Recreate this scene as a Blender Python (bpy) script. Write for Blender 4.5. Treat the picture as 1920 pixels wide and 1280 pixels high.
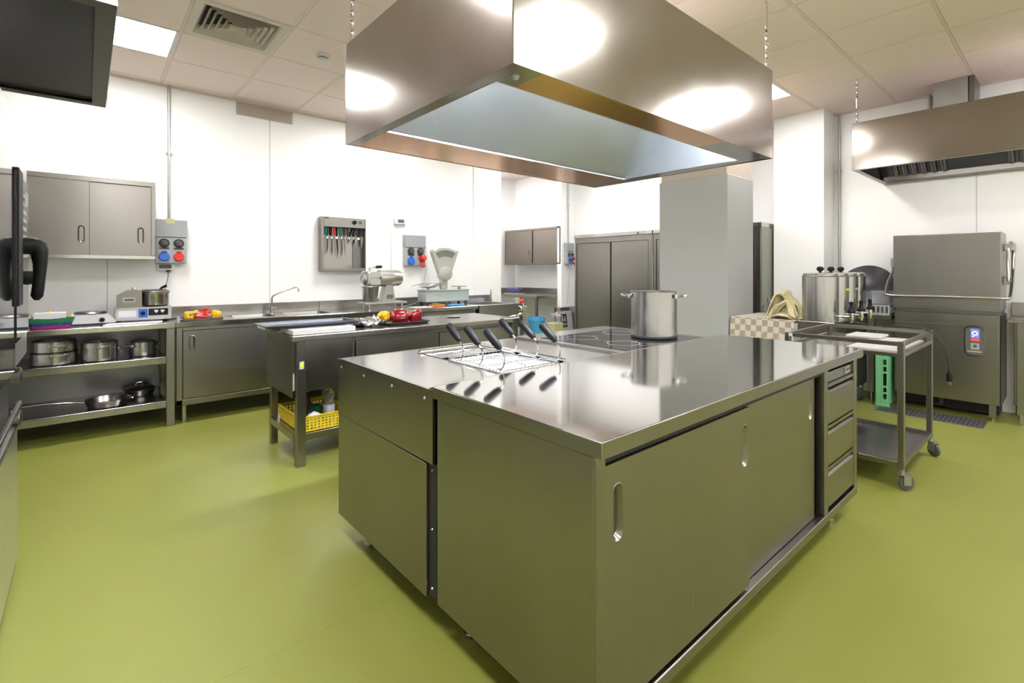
import bpy, bmesh, math, random
from mathutils import Vector, Matrix
random.seed(7)
for o in list(bpy.data.objects): bpy.data.objects.remove(o)
SC = bpy.context.scene
COL = SC.collection
PI = math.pi
V = Vector

# ------------------------------------------------------------------ camera
CAMH = 1.32
ang = math.atan2(1060, 920)          # view direction, measured from +X towards +Y
cd = bpy.data.cameras.new('camera'); cam = bpy.data.objects.new('camera', cd); COL.objects.link(cam)
cam.location = (0, 0, CAMH)
cam.rotation_euler = (PI/2, 0, (PI/2 - ang) - PI/2 + 0.0)
fx, fy = math.cos(ang), math.sin(ang)
cam.rotation_euler = (PI/2, 0, math.atan2(fy, fx) - PI/2)
cd.sensor_width = 36; cd.lens = 36*920/1920; cd.shift_y = -132/1920; cd.clip_start = .05
SC.camera = cam

# ------------------------------------------------------------------ world, view
w = bpy.data.worlds.new('world'); SC.world = w; w.use_nodes = True
w.node_tree.nodes['Background'].inputs[0].default_value = (1, .97, .93, 1)
w.node_tree.nodes['Background'].inputs[1].default_value = 0.05
SC.view_settings.view_transform = 'Standard'; SC.view_settings.look = 'None'
SC.view_settings.gamma = 1; SC.view_settings.use_curve_mapping = False
SC.view_settings.exposure = 1.3
PANEL_STRENGTH = 17.0
CEIL = 3.12

# ------------------------------------------------------------------ materials
MATS = {}
def mat(name, col=(.8, .8, .8), rough=.5, metal=0, **k):
    m = bpy.data.materials.new(name); m.use_nodes = True; nt = m.node_tree
    b = nt.nodes['Principled BSDF']
    b.inputs['Base Color'].default_value = (*col, 1); b.inputs['Roughness'].default_value = rough
    b.inputs['Metallic'].default_value = metal
    if 'coat' in k: b.inputs['Coat Weight'].default_value = k['coat']; b.inputs['Coat Roughness'].default_value = .08
    if 'trans' in k: b.inputs['Transmission Weight'].default_value = k['trans']
    if 'ior' in k: b.inputs['IOR'].default_value = k['ior']
    if 'alpha' in k: b.inputs['Alpha'].default_value = k['alpha']
    if 'emit' in k:
        b.inputs['Emission Color'].default_value = (*k.get('ecol', col), 1); b.inputs['Emission Strength'].default_value = k['emit']
    if 'sheen' in k: b.inputs['Sheen Weight'].default_value = k['sheen']
    # procedural break-up: noise in roughness, colour and bump
    tc = nt.nodes.new('ShaderNodeTexCoord'); mp = nt.nodes.new('ShaderNodeMapping')
    mp.inputs['Scale'].default_value = k.get('scale', (1, 1, 1))
    nt.links.new(tc.outputs['Object'], mp.inputs[0])
    n = nt.nodes.new('ShaderNodeTexNoise'); n.inputs['Scale'].default_value = k.get('nscale', 20); n.inputs['Detail'].default_value = 3
    nt.links.new(mp.outputs[0], n.inputs['Vector'])
    rv = k.get('rvar', .04)
    if rv:
        r = nt.nodes.new('ShaderNodeMapRange'); r.inputs['To Min'].default_value = max(.01, rough-rv); r.inputs['To Max'].default_value = min(1, rough+rv)
        nt.links.new(n.outputs['Fac'], r.inputs['Value']); nt.links.new(r.outputs[0], b.inputs['Roughness'])
    cv = k.get('cvar', 0)
    if cv:
        mx = nt.nodes.new('ShaderNodeMixRGB'); mx.inputs[1].default_value = (*[c*(1-cv) for c in col], 1)
        mx.inputs[2].default_value = (*[min(1, c*(1+cv)) for c in col], 1)
        nt.links.new(n.outputs['Fac'], mx.inputs[0]); nt.links.new(mx.outputs[0], b.inputs['Base Color'])
    bs = k.get('bump', 0)
    if bs:
        n2 = nt.nodes.new('ShaderNodeTexNoise'); n2.inputs['Scale'].default_value = k.get('bscale', 60); n2.inputs['Detail'].default_value = 2
        mp2 = nt.nodes.new('ShaderNodeMapping'); mp2.inputs['Scale'].default_value = k.get('bvec', (1, 1, 1))
        nt.links.new(tc.outputs['Object'], mp2.inputs[0]); nt.links.new(mp2.outputs[0], n2.inputs['Vector'])
        bp = nt.nodes.new('ShaderNodeBump'); bp.inputs['Strength'].default_value = bs; bp.inputs['Distance'].default_value = k.get('bdist', .002)
        nt.links.new(n2.outputs['Fac'], bp.inputs['Height']); nt.links.new(bp.outputs[0], b.inputs['Normal'])
    MATS[name] = m; return m
STEELC = (.30, .285, .27)
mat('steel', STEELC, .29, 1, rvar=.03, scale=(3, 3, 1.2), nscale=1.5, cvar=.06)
mat('steel_warm', (.26, .225, .195), .32, 1, rvar=.04)
mat('tile_reflection_green', (.27, .30, .235), .3, 0)  # green-grey paint stands in for tiles reflected in the steel end panel
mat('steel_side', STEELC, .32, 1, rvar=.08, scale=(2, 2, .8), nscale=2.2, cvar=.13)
mat('steel_satin', (.50, .495, .49), .19, 1, rvar=.04, nscale=5, cvar=.04)
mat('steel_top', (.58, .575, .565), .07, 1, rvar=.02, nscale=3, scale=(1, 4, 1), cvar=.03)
mat('steel_bench', (.36, .345, .33), .24, 1, rvar=.07, nscale=6, cvar=.05)
mat('steel_hood', (.45, .42, .395), .16, 1, rvar=.04, nscale=4, bump=.05, bscale=1.1, bdist=.02, cvar=.03)
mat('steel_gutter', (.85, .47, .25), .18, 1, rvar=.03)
mat('steel_baffle', (.48, .50, .53), .42, 1, rvar=.05, nscale=4, cvar=.04)
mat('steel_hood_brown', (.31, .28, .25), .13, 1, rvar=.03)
mat('wall_hood_fill', (1, 1, 1), .5, 0, emit=15, ecol=(1, .98, .95), rvar=0)  # emission of the added fill tube in the right-hand hood
mat('hood_lamp', (1, 1, 1), .5, 0, emit=200, ecol=(.90, .96, 1), rvar=0)
mat('steel_edge', (.52, .51, .49), .16, 1, rvar=.03)
mat('steel_pot', (.50, .49, .485), .24, 1, rvar=.05, scale=(1, 1, 30), nscale=12)
mat('pan_steel', (.05, .055, .08), .35, 0)
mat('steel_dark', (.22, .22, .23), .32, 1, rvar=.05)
mat('steel_filter', (.20, .185, .17), .35, 1)
mat('steel_oven', (.75, .76, .78), .30, 1, rvar=.04)
mat('chrome', (.70, .70, .71), .08, 1, rvar=.02)
mat('aluminium', (.52, .515, .50), .34, 1, rvar=.06, cvar=.08, bump=.2, bscale=40)
mat('galvanised', (.45, .46, .46), .42, 1, rvar=.08, cvar=.15, nscale=8)
mat('wall_panel', (.93, .93, .94), .42, 0, bump=.35, bscale=95, bdist=.0022, rvar=.05)
mat('pillar_paint', (.35, .352, .35), .6, 0, bump=.15, bscale=95, bdist=.002)
mat('beige_paint', (.44, .37, .31), .6, 0)
mat('tile_panel', (.80, .675, .62), .85, 0, bump=.15, bscale=180, bdist=.001, cvar=.02)
mat('tee_bar', (.72, .60, .55), .6, 0)
mat('gap_dark', (.03, .03, .028), .8, 0)
mat('seam_grey', (.55, .55, .55), .7, 0)
mat('black_plastic', (.006, .006, .007), .5, 0)
MATS['black_plastic'].node_tree.nodes['Principled BSDF'].inputs['Specular IOR Level'].default_value = .25
mat('black_gloss', (.008, .008, .01), .06, 0, rvar=.02)
mat('black_rubber', (.025, .025, .027), .6, 0)
mat('grey_rubber', (.10, .10, .10), .6, 0)
mat('hood_black', (.010, .010, .014), .30, 0, rvar=.0)
mat('grey_plastic', (.33, .36, .38), .45, 0)
mat('light_grey_plastic', (.40, .41, .43), .45, 0)
mat('white_plastic', (.62, .62, .62), .35, 0)
mat('white_board', (.52, .515, .50), .45, 0, cvar=.03)
mat('paper', (.66, .67, .71), .8, 0)
mat('cream_enamel', (.46, .47, .43), .22, 0, coat=.4)
mat('pale_enamel', (.42, .47, .47), .25, 0, coat=.4, cvar=.04)
mat('dial_face', (.20, .20, .17), .5, 0)
mat('blue_plastic', (.02, .12, .58), .35, 0)
mat('sky_plastic', (.06, .33, .62), .35, 0)
mat('red_plastic', (.62, .02, .015), .32, 0)
mat('orange_plastic', (.8, .14, .03), .4, 0)
mat('green_plastic', (.0, .16, .09), .35, 0)
mat('mint_plastic', (.20, .55, .28), .4, 0)
mat('yellow_plastic', (.62, .44, .02), .4, 0)
mat('violet_plastic', (.22, .22, .66), .3, 0)
mat('yellow_tape', (.72, .78, .03), .5, 0)
mat('label_yellow', (.50, .48, .25), .6, 0)
mat('label_grey', (.42, .42, .41), .5, 0)
mat('ink', (.03, .03, .03), .6, 0)
mat('pepper_red', (.20, .005, .010), .2, 0, coat=.25, cvar=.25, nscale=9)
mat('pepper_scarlet', (.38, .012, .008), .2, 0, coat=.25, cvar=.2, nscale=9)
mat('pepper_yellow', (.68, .38, .008), .2, 0, coat=.25, cvar=.1, nscale=9)
mat('stem_green', (.08, .22, .02), .45, 0, cvar=.2)
mat('fabric_towel', (.50, .43, .25), .95, 0, bump=.5, bscale=90, sheen=.3, cvar=.08)
mat('cardboard', (.42, .36, .27), .8, 0, cvar=.06)
mat('dark_tray', (.05, .05, .055), .25, .3)
mat('foil', (.42, .42, .43), .22, 1, bump=.9, bscale=45, bdist=.01)
mat('glass', (.95, .97, .96), .03, 0, trans=1, ior=1.45, rvar=.01)
mat('clear_plastic', (.80, .84, .92), .12, 0, trans=.8, ior=1.2)
mat('bottle_plastic', (.85, .93, .80), .06, 0, trans=.92, ior=1.2)
mat('dark_bottle', (.01, .008, .006), .12, 0)
mat('water', (.70, .73, .75), .12, 0, trans=.25, ior=1.33, bump=.5, bscale=20, bdist=.01)
mat('light_panel', (1, 1, 1), .5, 0, emit=PANEL_STRENGTH, ecol=(1, .985, .96), rvar=0)
mat('panel_dark', (.12, .12, .125), .35, 0)
mat('led_blue', (.1, .15, .9), .3, 0, emit=.5, ecol=(.12, .16, 1), rvar=0)
mat('led_white', (.9, .9, 1), .3, 0, emit=1.0, ecol=(.8, .85, 1), rvar=0)
mat('led_red', (.8, .05, .05), .3, 0, emit=.4, ecol=(1, .08, .06), rvar=0)
mat('ring_mark', (.45, .45, .45), .3, 0)
mat('diffuser_paint', (.62, .56, .49), .6, 0)

def floor_mat():
    m = mat('green_resin', (.235, .25, .05), .42, 0, cvar=.07, nscale=2.0, rvar=.06, bump=.25, bscale=160, bdist=.0012)
    nt = m.node_tree; b = nt.nodes['Principled BSDF']; b.inputs['Specular IOR Level'].default_value = .35
    return m
floor_mat()
def checker_mat():
    m = mat('checked_cloth', (.7, .68, .62), .9, 0, bump=.3, bscale=150)
    nt = m.node_tree; b = nt.nodes['Principled BSDF']
    tc = nt.nodes.new('ShaderNodeTexCoord'); ck = nt.nodes.new('ShaderNodeTexChecker')
    ck.inputs['Scale'].default_value = 1/.052
    ck.inputs['Color1'].default_value = (.52, .48, .45, 1); ck.inputs['Color2'].default_value = (.33, .27, .18, 1)
    sx = nt.nodes.new('ShaderNodeSeparateXYZ'); cb = nt.nodes.new('ShaderNodeCombineXYZ'); sb = nt.nodes.new('ShaderNodeMath'); sb.operation = 'SUBTRACT'
    nt.links.new(tc.outputs['Object'], sx.inputs[0]); nt.links.new(sx.outputs['Z'], sb.inputs[0]); nt.links.new(sx.outputs['X'], sb.inputs[1])
    cb.inputs[0].default_value = .02; nt.links.new(sx.outputs['Y'], cb.inputs[1]); nt.links.new(sb.outputs[0], cb.inputs[2]); nt.links.new(cb.outputs[0], ck.inputs['Vector'])
    nt.links.new(ck.outputs['Color'], b.inputs['Base Color'])
checker_mat()
def stripes_mat(name, cols, scale):
    m = mat(name, cols[0], .8, 0, bump=.9, bscale=70, bdist=.006)
    nt = m.node_tree; b = nt.nodes['Principled BSDF']
    tc = nt.nodes.new('ShaderNodeTexCoord'); sx = nt.nodes.new('ShaderNodeSeparateXYZ'); mul = nt.nodes.new('ShaderNodeMath')
    mul.operation = 'MULTIPLY'; mul.inputs[1].default_value = scale
    ns = nt.nodes.new('ShaderNodeTexNoise'); ns.inputs['Scale'].default_value = 60
    ad = nt.nodes.new('ShaderNodeMath'); ad.operation = 'MULTIPLY_ADD'; ad.inputs[1].default_value = .35
    cr = nt.nodes.new('ShaderNodeValToRGB'); cr.color_ramp.interpolation = 'CONSTANT'
    nt.links.new(tc.outputs['Object'], sx.inputs[0]); nt.links.new(tc.outputs['Object'], ns.inputs['Vector'])
    nt.links.new(sx.outputs['Z'], mul.inputs[0]); nt.links.new(ns.outputs['Fac'], ad.inputs[0]); nt.links.new(mul.outputs[0], ad.inputs[2])
    nt.links.new(ad.outputs[0], cr.inputs[0])
    e = cr.color_ramp.elements
    e[0].position = 0; e[0].color = (*cols[0], 1); e[1].position = 1/len(cols); e[1].color = (*cols[1], 1)
    for i, c in enumerate(cols[2:], 2):
        q = e.new(i/len(cols)); q.color = (*c, 1)
    nt.links.new(cr.outputs[0], b.inputs['Base Color'])
stripes_mat('woven_raffia', [(.20, .02, .26), (.36, .01, .10), (.28, .02, .22), (.02, .03, .18), (.01, .14, .06), (.02, .18, .07), (.03, .16, .06)], 9)

# ------------------------------------------------------------------ mesh builder
class MB:
    def __init__(s): s.bm = bmesh.new()
    def box(s, x0, x1, y0, y1, z0, z1, bev=0, seg=1):
        if x0 > x1: x0, x1 = x1, x0
        if y0 > y1: y0, y1 = y1, y0
        if z0 > z1: z0, z1 = z1, z0
        r = bmesh.ops.create_cube(s.bm, size=1)
        for v in r['verts']:
            v.co = V(((x0+x1)/2+v.co.x*(x1-x0), (y0+y1)/2+v.co.y*(y1-y0), (z0+z1)/2+v.co.z*(z1-z0)))
        if bev:
            es = list({e for v in r['verts'] for e in v.link_edges})
            bmesh.ops.bevel(s.bm, geom=es, offset=bev, segments=seg, affect='EDGES', profile=.5)
        return s
    def obox(s, c, ax, ay, az, bev=0):
        """box with centre c and half-axis vectors"""
        r = bmesh.ops.create_cube(s.bm, size=2)
        c, ax, ay, az = V(c), V(ax), V(ay), V(az)
        for v in r['verts']:
            p = v.co.copy(); v.co = c+ax*p.x+ay*p.y+az*p.z
        if bev:
            es = list({e for v in r['verts'] for e in v.link_edges})
            bmesh.ops.bevel(s.bm, geom=es, offset=bev, segments=1, affect='EDGES')
        return s
    def prism(s, pts, ext):
        """closed polygon of 3D points extruded along vector ext"""
        ext = V(ext)
        a = [s.bm.verts.new(V(p)) for p in pts]; b = [s.bm.verts.new(V(p)+ext) for p in pts]
        n = len(a); s.bm.faces.new(a[::-1]); s.bm.faces.new(b)
        for i in range(n): s.bm.faces.new((a[i], a[(i+1) % n], b[(i+1) % n], b[i]))
        return s
    def face(s, pts):
        s.bm.faces.new([s.bm.verts.new(V(p)) for p in pts]); return s
    def plate(s, outer, holes, org, ux, uy, thick):
        """flat plate with holes. 2D loops mapped by org+ux*u+uy*v, thickness vector"""
        org, ux, uy, thick = V(org), V(ux), V(uy), V(thick)
        loops = []; edges = []
        for lp in [outer]+list(holes):
            vs = [s.bm.verts.new(org+ux*p[0]+uy*p[1]) for p in lp]
            es = [s.bm.edges.new((vs[i], vs[(i+1) % len(vs)])) for i in range(len(vs))]
            loops.append(vs); edges += es
        r = bmesh.ops.triangle_fill(s.bm, edges=edges, use_beauty=True, use_dissolve=False)
        faces = [g for g in r['geom'] if isinstance(g, bmesh.types.BMFace)]
        mp = {}
        for vs in loops:
            for v in vs: mp[v] = s.bm.verts.new(v.co+thick)
        for f in faces: s.bm.faces.new([mp[v] for v in reversed(f.verts)])
        for vs in loops:
            n = len(vs)
            for i in range(n): s.bm.faces.new((vs[i], vs[(i+1) % n], mp[vs[(i+1) % n]], mp[vs[i]]))
        return s
    def cyl(s, p0, p1, r, r1=None, n=24, cap=True):
        if r1 is None: r1 = r
        return s.tube([p0, p1], [r, r1], n, cap, True)
    def tube(s, pts, r, n=10, cap=True, hard=False):
        pts = [V(p) for p in pts]; m = len(pts)
        rs = r if isinstance(r, (list, tuple)) else [r]*m
        t0 = (pts[1]-pts[0]).normalized(); up = V((0, 0, 1)) if abs(t0.z) < .9 else V((1, 0, 0))
        u = t0.cross(up).normalized(); rings = []
        for i, p in enumerate(pts):
            if i == 0: t = (pts[1]-pts[0])
            elif i == m-1: t = (pts[-1]-pts[-2])
            else: t = (pts[i+1]-pts[i]).normalized()+(pts[i]-pts[i-1]).normalized()
            t.normalize(); u = (u-t*u.dot(t)).normalized(); v = t.cross(u)
            rings.append([s.bm.verts.new(p+(u*math.cos(2*PI*k/n)+v*math.sin(2*PI*k/n))*rs[i]) for k in range(n)])
        for i in range(m-1):
            for k in range(n):
                f = s.bm.faces.new((rings[i][k], rings[i][(k+1) % n], rings[i+1][(k+1) % n], rings[i+1][k])); f.smooth = True
        if cap: s.bm.faces.new(rings[0][::-1]); s.bm.faces.new(rings[-1])
        return s
    def loop(s, pts, r, n=8):
        """closed tube"""
        pts = [V(p) for p in pts]; m = len(pts); rings = []
        nrm = V((0, 0, 0))
        for i in range(m): nrm += pts[i].cross(pts[(i+1) % m])
        nrm.normalize()
        for i in range(m):
            t = (pts[(i+1) % m]-pts[i-1]).normalized(); u = nrm.cross(t).normalized()
            rings.append([s.bm.verts.new(pts[i]+(u*math.cos(2*PI*k/n)+nrm*math.sin(2*PI*k/n))*r) for k in range(n)])
        for i in range(m):
            for k in range(n):
                f = s.bm.faces.new((rings[i][k], rings[i][(k+1) % n], rings[(i+1) % m][(k+1) % n], rings[(i+1) % m][k])); f.smooth = True
        return s
    def lathe(s, c, prof, n=40, axis=(0, 0, 1), close=False, xs=1.0):
        """profile of (radius, height) around axis at c"""
        c = V(c); a = V(axis).normalized(); u = a.orthogonal().normalized(); v = a.cross(u); rings = []
        for r, h in prof:
            if r < 1e-5: rings.append([s.bm.verts.new(c+a*h)])
            else: rings.append([s.bm.verts.new(c+a*h+(u*math.cos(2*PI*k/n)*xs+v*math.sin(2*PI*k/n))*r) for k in range(n)])
        for i in range(len(rings)-1):
            A, B = rings[i], rings[i+1]
            if len(A) == 1 and len(B) == 1: continue
            for k in range(n):
                if len(A) == 1: f = s.bm.faces.new((A[0], B[k], B[(k+1) % n]))
                elif len(B) == 1: f = s.bm.faces.new((A[k], A[(k+1) % n], B[0]))
                else: f = s.bm.faces.new((A[k], A[(k+1) % n], B[(k+1) % n], B[k]))
                f.smooth = True
        return s
    def build(s, name, m, parent=None, smooth=None, base=None):
        bmesh.ops.recalc_face_normals(s.bm, faces=s.bm.faces)
        me = bpy.data.meshes.new(name)
        if parent is not None:
            off = V((0, 0, 0)); q = parent
            while q is not None: off += V(q.location); q = q.parent
        elif base is not None: off = V(base)
        else:
            xs = [v.co.x for v in s.bm.verts]; ys = [v.co.y for v in s.bm.verts]; zs = [v.co.z for v in s.bm.verts]
            off = V(((min(xs)+max(xs))/2, (min(ys)+max(ys))/2, min(zs)))
        for v in s.bm.verts: v.co -= off
        if smooth is not None:
            for f in s.bm.faces: f.smooth = smooth
        s.bm.to_mesh(me); s.bm.free()
        me.materials.append(MATS[m])
        if any(p.use_smooth for p in me.polygons):
            me.set_sharp_from_angle(angle=math.radians(38))
        o = bpy.data.objects.new(name, me); COL.objects.link(o)
        if parent is not None: o.parent = parent
        else: o.location = off
        return o

def thing(name, label, cat, loc=(0, 0, 0), group=None):
    o = bpy.data.objects.new(name, None); COL.objects.link(o); o.location = loc; o.empty_display_size = .05
    o['label'] = label; o['category'] = cat
    if group: o['group'] = group
    return o
def tag(o, label, cat, group=None):
    o['label'] = label; o['category'] = cat
    if group: o['group'] = group
    return o
def struct(o): o['kind'] = 'structure'; return o
def dup(root, loc, rz=0, label=None, name=None):
    r = root.copy(); COL.objects.link(r); r.location = loc; r.rotation_euler = (0, 0, rz)
    if label: r['label'] = label
    for ch in list(root.children):
        c = ch.copy(); COL.objects.link(c); c.parent = r
        for g in list(ch.children):
            d = g.copy(); COL.objects.link(d); d.parent = c
    return r
def stadium(cx, cy, w, h, n=8):
    """vertical stadium outline"""
    r = w/2; pts = []
    for k in range(n+1): a = PI*k/n; pts.append((cx+r*math.cos(a), cy+h/2-r+r*math.sin(a)))
    for k in range(n+1): a = PI+PI*k/n; pts.append((cx+r*math.cos(a), cy-h/2+r+r*math.sin(a)))
    return pts
def rrect(x0, x1, y0, y1, r, n=5):
    pts = []
    for cx, cy, a0 in ((x1-r, y1-r, 0), (x0+r, y1-r, PI/2), (x0+r, y0+r, PI), (x1-r, y0+r, 1.5*PI)):
        for k in range(n+1): a = a0+PI/2*k/n; pts.append((cx+r*math.cos(a), cy+r*math.sin(a)))
    return pts
def rect(x0, x1, y0, y1): return [(x0, y0), (x1, y0), (x1, y1), (x0, y1)]
def arc(c, u, v, r, a0, a1, n=8):
    c, u, v = V(c), V(u), V(v)
    return [c+u*(r*math.cos(a0+(a1-a0)*k/n))+v*(r*math.sin(a0+(a1-a0)*k/n)) for k in range(n+1)]

def grip_door(parent, name, org, ux, u0, u1, z0, z1, grips, thick=.018, m='steel', gw=.042, gh=.15):
    """sliding steel door. org: point on the front plane, ux: direction along the door; outward normal = ux x z flipped towards viewer"""
    ux = V(ux); nrm = ux.cross(V((0, 0, 1)))     # outward
    b = MB(); holes = [stadium(g[0], g[1], gw, gh) for g in grips]
    b.plate(rect(u0, u1, z0, z1), holes, org, ux, (0, 0, 1), -nrm*thick)
    d = b.build(name, m, parent)
    for g in grips:
        c = MB(); a = stadium(g[0], g[1], gw, gh); q = stadium(g[0], g[1], gw*.62, gh*.86)
        org_ = V(org)
        A = [c.bm.verts.new(org_+ux*p[0]+V((0, 0, p[1]))+nrm*.0015) for p in a]
        a2 = stadium(g[0], g[1], gw+.008, gh+.008)
        A0 = [c.bm.verts.new(org_+ux*p[0]+V((0, 0, p[1]))+nrm*.0002) for p in a2]
        B = [c.bm.verts.new(org_+ux*p[0]+V((0, 0, p[1]))-nrm*.014) for p in q]
        n = len(A)
        for i in range(n):
            for P, Q in ((A0, A), (A, B)):
                f = c.bm.faces.new((P[i], P[(i+1) % n], Q[(i+1) % n], Q[i])); f.smooth = True
        c.bm.faces.new(B)
        c.build('recessed_grip', 'steel', d)
    return d
def chain_mb(b, p0, p1, link=.034, r=.0032, turn=None):
    """vertical chain from p0 (top) to p1 with a turnbuckle over fractions turn"""
    p0, p1 = V(p0), V(p1); L = (p0-p1).length; k = 0; z = 0
    d = (p1-p0).normalized()
    while z < L-link*.5:
        c = p0+d*(z+link/2); fr = z/L
        if turn and turn[0] < fr < turn[1]:
            a = p0+d*(L*turn[0]); e = p0+d*(L*turn[1])
            for sx in (-1, 1): b.cyl(a+V((.009*sx, 0, 0)), e+V((.009*sx, 0, 0)), .0035, n=8)
            b.cyl(a, a+d*.03, .006, n=8); b.cyl(e-d*.03, e, .006, n=8); b.cyl(a, e, .003, n=6)
            b.box(a.x-.013, a.x+.013, a.y-.006, a.y+.006, a.z-.012, a.z); b.box(e.x-.013, e.x+.013, e.y-.006, e.y+.006, e.z, e.z+.012)
            z = L*turn[1]; continue
        u = V((1, 0, 0)) if k % 2 == 0 else V((0, 1, 0)); pts = []
        hw = .0085; hh = link*.5+.002
        for i in range(12):
            a = 2*PI*i/12; pts.append(c+u*(hw*math.cos(a))+V((0, 0, 1))*(hh*math.sin(a)))
        b.loop(pts, r, 6); z += link*.78; k += 1
    return b

# ================================================================== SETTING
WX, WY = 6.51, 5.78
XW, YS = -1.75, -3.6
b = MB(); b.box(XW, WX, YS, 7.45, -.1, 0); f = struct(b.build('floor', 'green_resin', base=(0, 0, 0)))
b = MB()
for y in (1.82, -1.6): b.box(XW, 3.9, y-.0025, y+.0025, -.001, .0008)
b.box(4.505, 4.51, -3.6, .70, -.001, .0008)
mat('joint_green', (.25, .26, .05), .5)
struct(b.build('trim_1', 'joint_green'))
def wallbox(name, x0, x1, y0, y1, z0=0, z1=3.3, m='wall_panel'):
    q = MB(); q.box(x0, x1, y0, y1, z0, z1); return struct(q.build(name, m))
wallbox('wall_back', XW, 4.78, WY, WY+.1)
wallbox('wall_back_right', 6.135, WX+.1, WY, WY+.1)
wallbox('wall_alcove_left', 4.70, 4.78, WY+.1, 7.45)
wallbox('wall_alcove_back', 4.70, 6.61, 7.4, 7.5)
wallbox('wall_alcove_right', 6.51, 6.61, WY, 7.4)
wallbox('wall_far', WX, WX+.1, YS, WY)
wallbox('wall_front', XW, WX, YS-.1, YS)
wallbox('wall_left', XW-.1, XW, YS, WY)
wallbox('wall_stub', 6.16, WX, 1.837, 2.36)
wallbox('wall_pilaster', 4.27, 4.779, 5.76, WY)
struct(MB().box(4.9, 5.5, 2.32, 3.1, 0, 2.31, .004).build('wall_pillar', 'pillar_paint'))
struct(MB().box(4.915, 5.485, 2.335, 3.085, 2.31, CEIL, .004).build('trim_2', 'beige_paint'))
# panel seams and corner strips
b = MB()
for x in (.145, 1.515, 2.957): b.box(x-.0035, x+.0035, WY-.0025, WY, 0, CEIL)
b.box(5.62-.003, 5.62+.003, 7.3975, 7.4, 0, CEIL)
for y in (3.98, -.2, .99-.35): b.box(WX-.0025, WX, y-.0035, y+.0035, 0, CEIL)
struct(b.build('trim_3', 'seam_grey'))
# suspended ceiling: panels with a dark backing and tee bars
PX0, PXP, PY0, PYP = .54, .615, .635, .6286
lights = [(-1, 6), (3, 6), (7, 6), (3, 2), (7, 2), (3, -2), (7, -2), (-1, -2), (-1, 2), (3, -6), (7, -6), (-1, -6)]  # the panel above the island hood is unseen, added to brighten the room
def cell(i, j): return PX0+PXP*i, PX0+PXP*(i+1), PY0+PYP*j, PY0+PYP*(j+1)
diff_cell = (0, 5)
b = MB()
for i in range(-4, 11):
    for j in range(-8, 12):
        x0, x1, y0, y1 = cell(i, j)
        x0 = max(x0, XW); x1 = min(x1, WX); y0 = max(y0, YS); y1 = min(y1, 7.4 if x0 > 4.7 and x1 <= 6.1 else WY)
        if x1-x0 < .03 or y1-y0 < .03 or (i, j) in lights or (i, j) == diff_cell: continue
        g = .012
        b.box(x0+g, x1-g, y0+g, y1-g, CEIL-.004, CEIL+.02, .003)
struct(b.build('ceiling', 'tile_panel'))
b = MB(); b.box(4.7, 6.61, WY, 7.45, CEIL+.021, CEIL+.05); struct(b.build('ceiling_alcove', 'tile_panel'))
b = MB()
for i in range(-3, 11):
    x = PX0+PXP*i
    if XW < x < WX: b.box(x-.0105, x+.0105, YS, WY, CEIL-.001, CEIL+.012)
for j in range(-6, 9):
    y = PY0+PYP*j
    if YS < y < WY: b.box(XW, WX, y-.0105, y+.0105, CEIL-.002, CEIL+.011)
struct(b.build('trim_4', 'tee_bar'))
b = MB(); b.box(XW, WX, WY-.022, WY, CEIL-.022, CEIL+.01); b.box(WX-.022, WX, YS, WY-.022, CEIL-.022, CEIL+.01); struct(b.build('trim_5', 'tee_bar'))
b = MB(); b.box(XW-.1, WX+.1, YS-.1, 7.5, CEIL+.06, CEIL+.16); struct(b.build('ceiling_void', 'gap_dark'))
LN = {(-1, 6): 'square ceiling light panel nearest the back wall, beside the slatted air diffuser', (7, 2): 'square ceiling light panel beyond the right end of the island hood'}
for n, (i, j) in enumerate(lights):
    x0, x1, y0, y1 = cell(i, j)
    if (i, j) == (7, 2): y1 = 2.31
    lab = LN.get((i, j), 'square lit ceiling panel unseen from the camera')
    t = thing('ceiling_light', lab, 'ceiling light', ((x0+x1)/2, (y0+y1)/2, CEIL-.002), 'square ceiling light panels')
    b = MB(); b.plate(rect(x0+.011, x1-.011, y0+.011, y1-.011), [rect(x0+.03, x1-.03, y0+.03, y1-.03)], (0, 0, CEIL-.006), (1, 0, 0), (0, 1, 0), (0, 0, .03))
    b.build('frame', 'white_plastic', t)
    b = MB(); b.box(x0+.03, x1-.03, y0+.03, y1-.03, CEIL-.002, CEIL+.01); b.build('diffuser', 'light_panel', t)
x0, x1, y0, y1 = 4.85, 5.35, 6.7, 7.2  # unseen panel, added to brighten the alcove and far end
t = thing('ceiling_light', 'added fill light panel in the alcove ceiling, unseen behind the island hood', 'ceiling light', (5.1, 6.95, CEIL-.002), 'square ceiling light panels')
b = MB(); b.plate(rect(x0, x1, y0, y1), [rect(x0+.02, x1-.02, y0+.02, y1-.02)], (0, 0, CEIL+.018), (1, 0, 0), (0, 1, 0), (0, 0, -.03)); b.build('frame', 'white_plastic', t)
MB().box(x0+.02, x1-.02, y0+.02, y1-.02, CEIL-.005, CEIL+.015).build('diffuser', 'light_panel', t)
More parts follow.
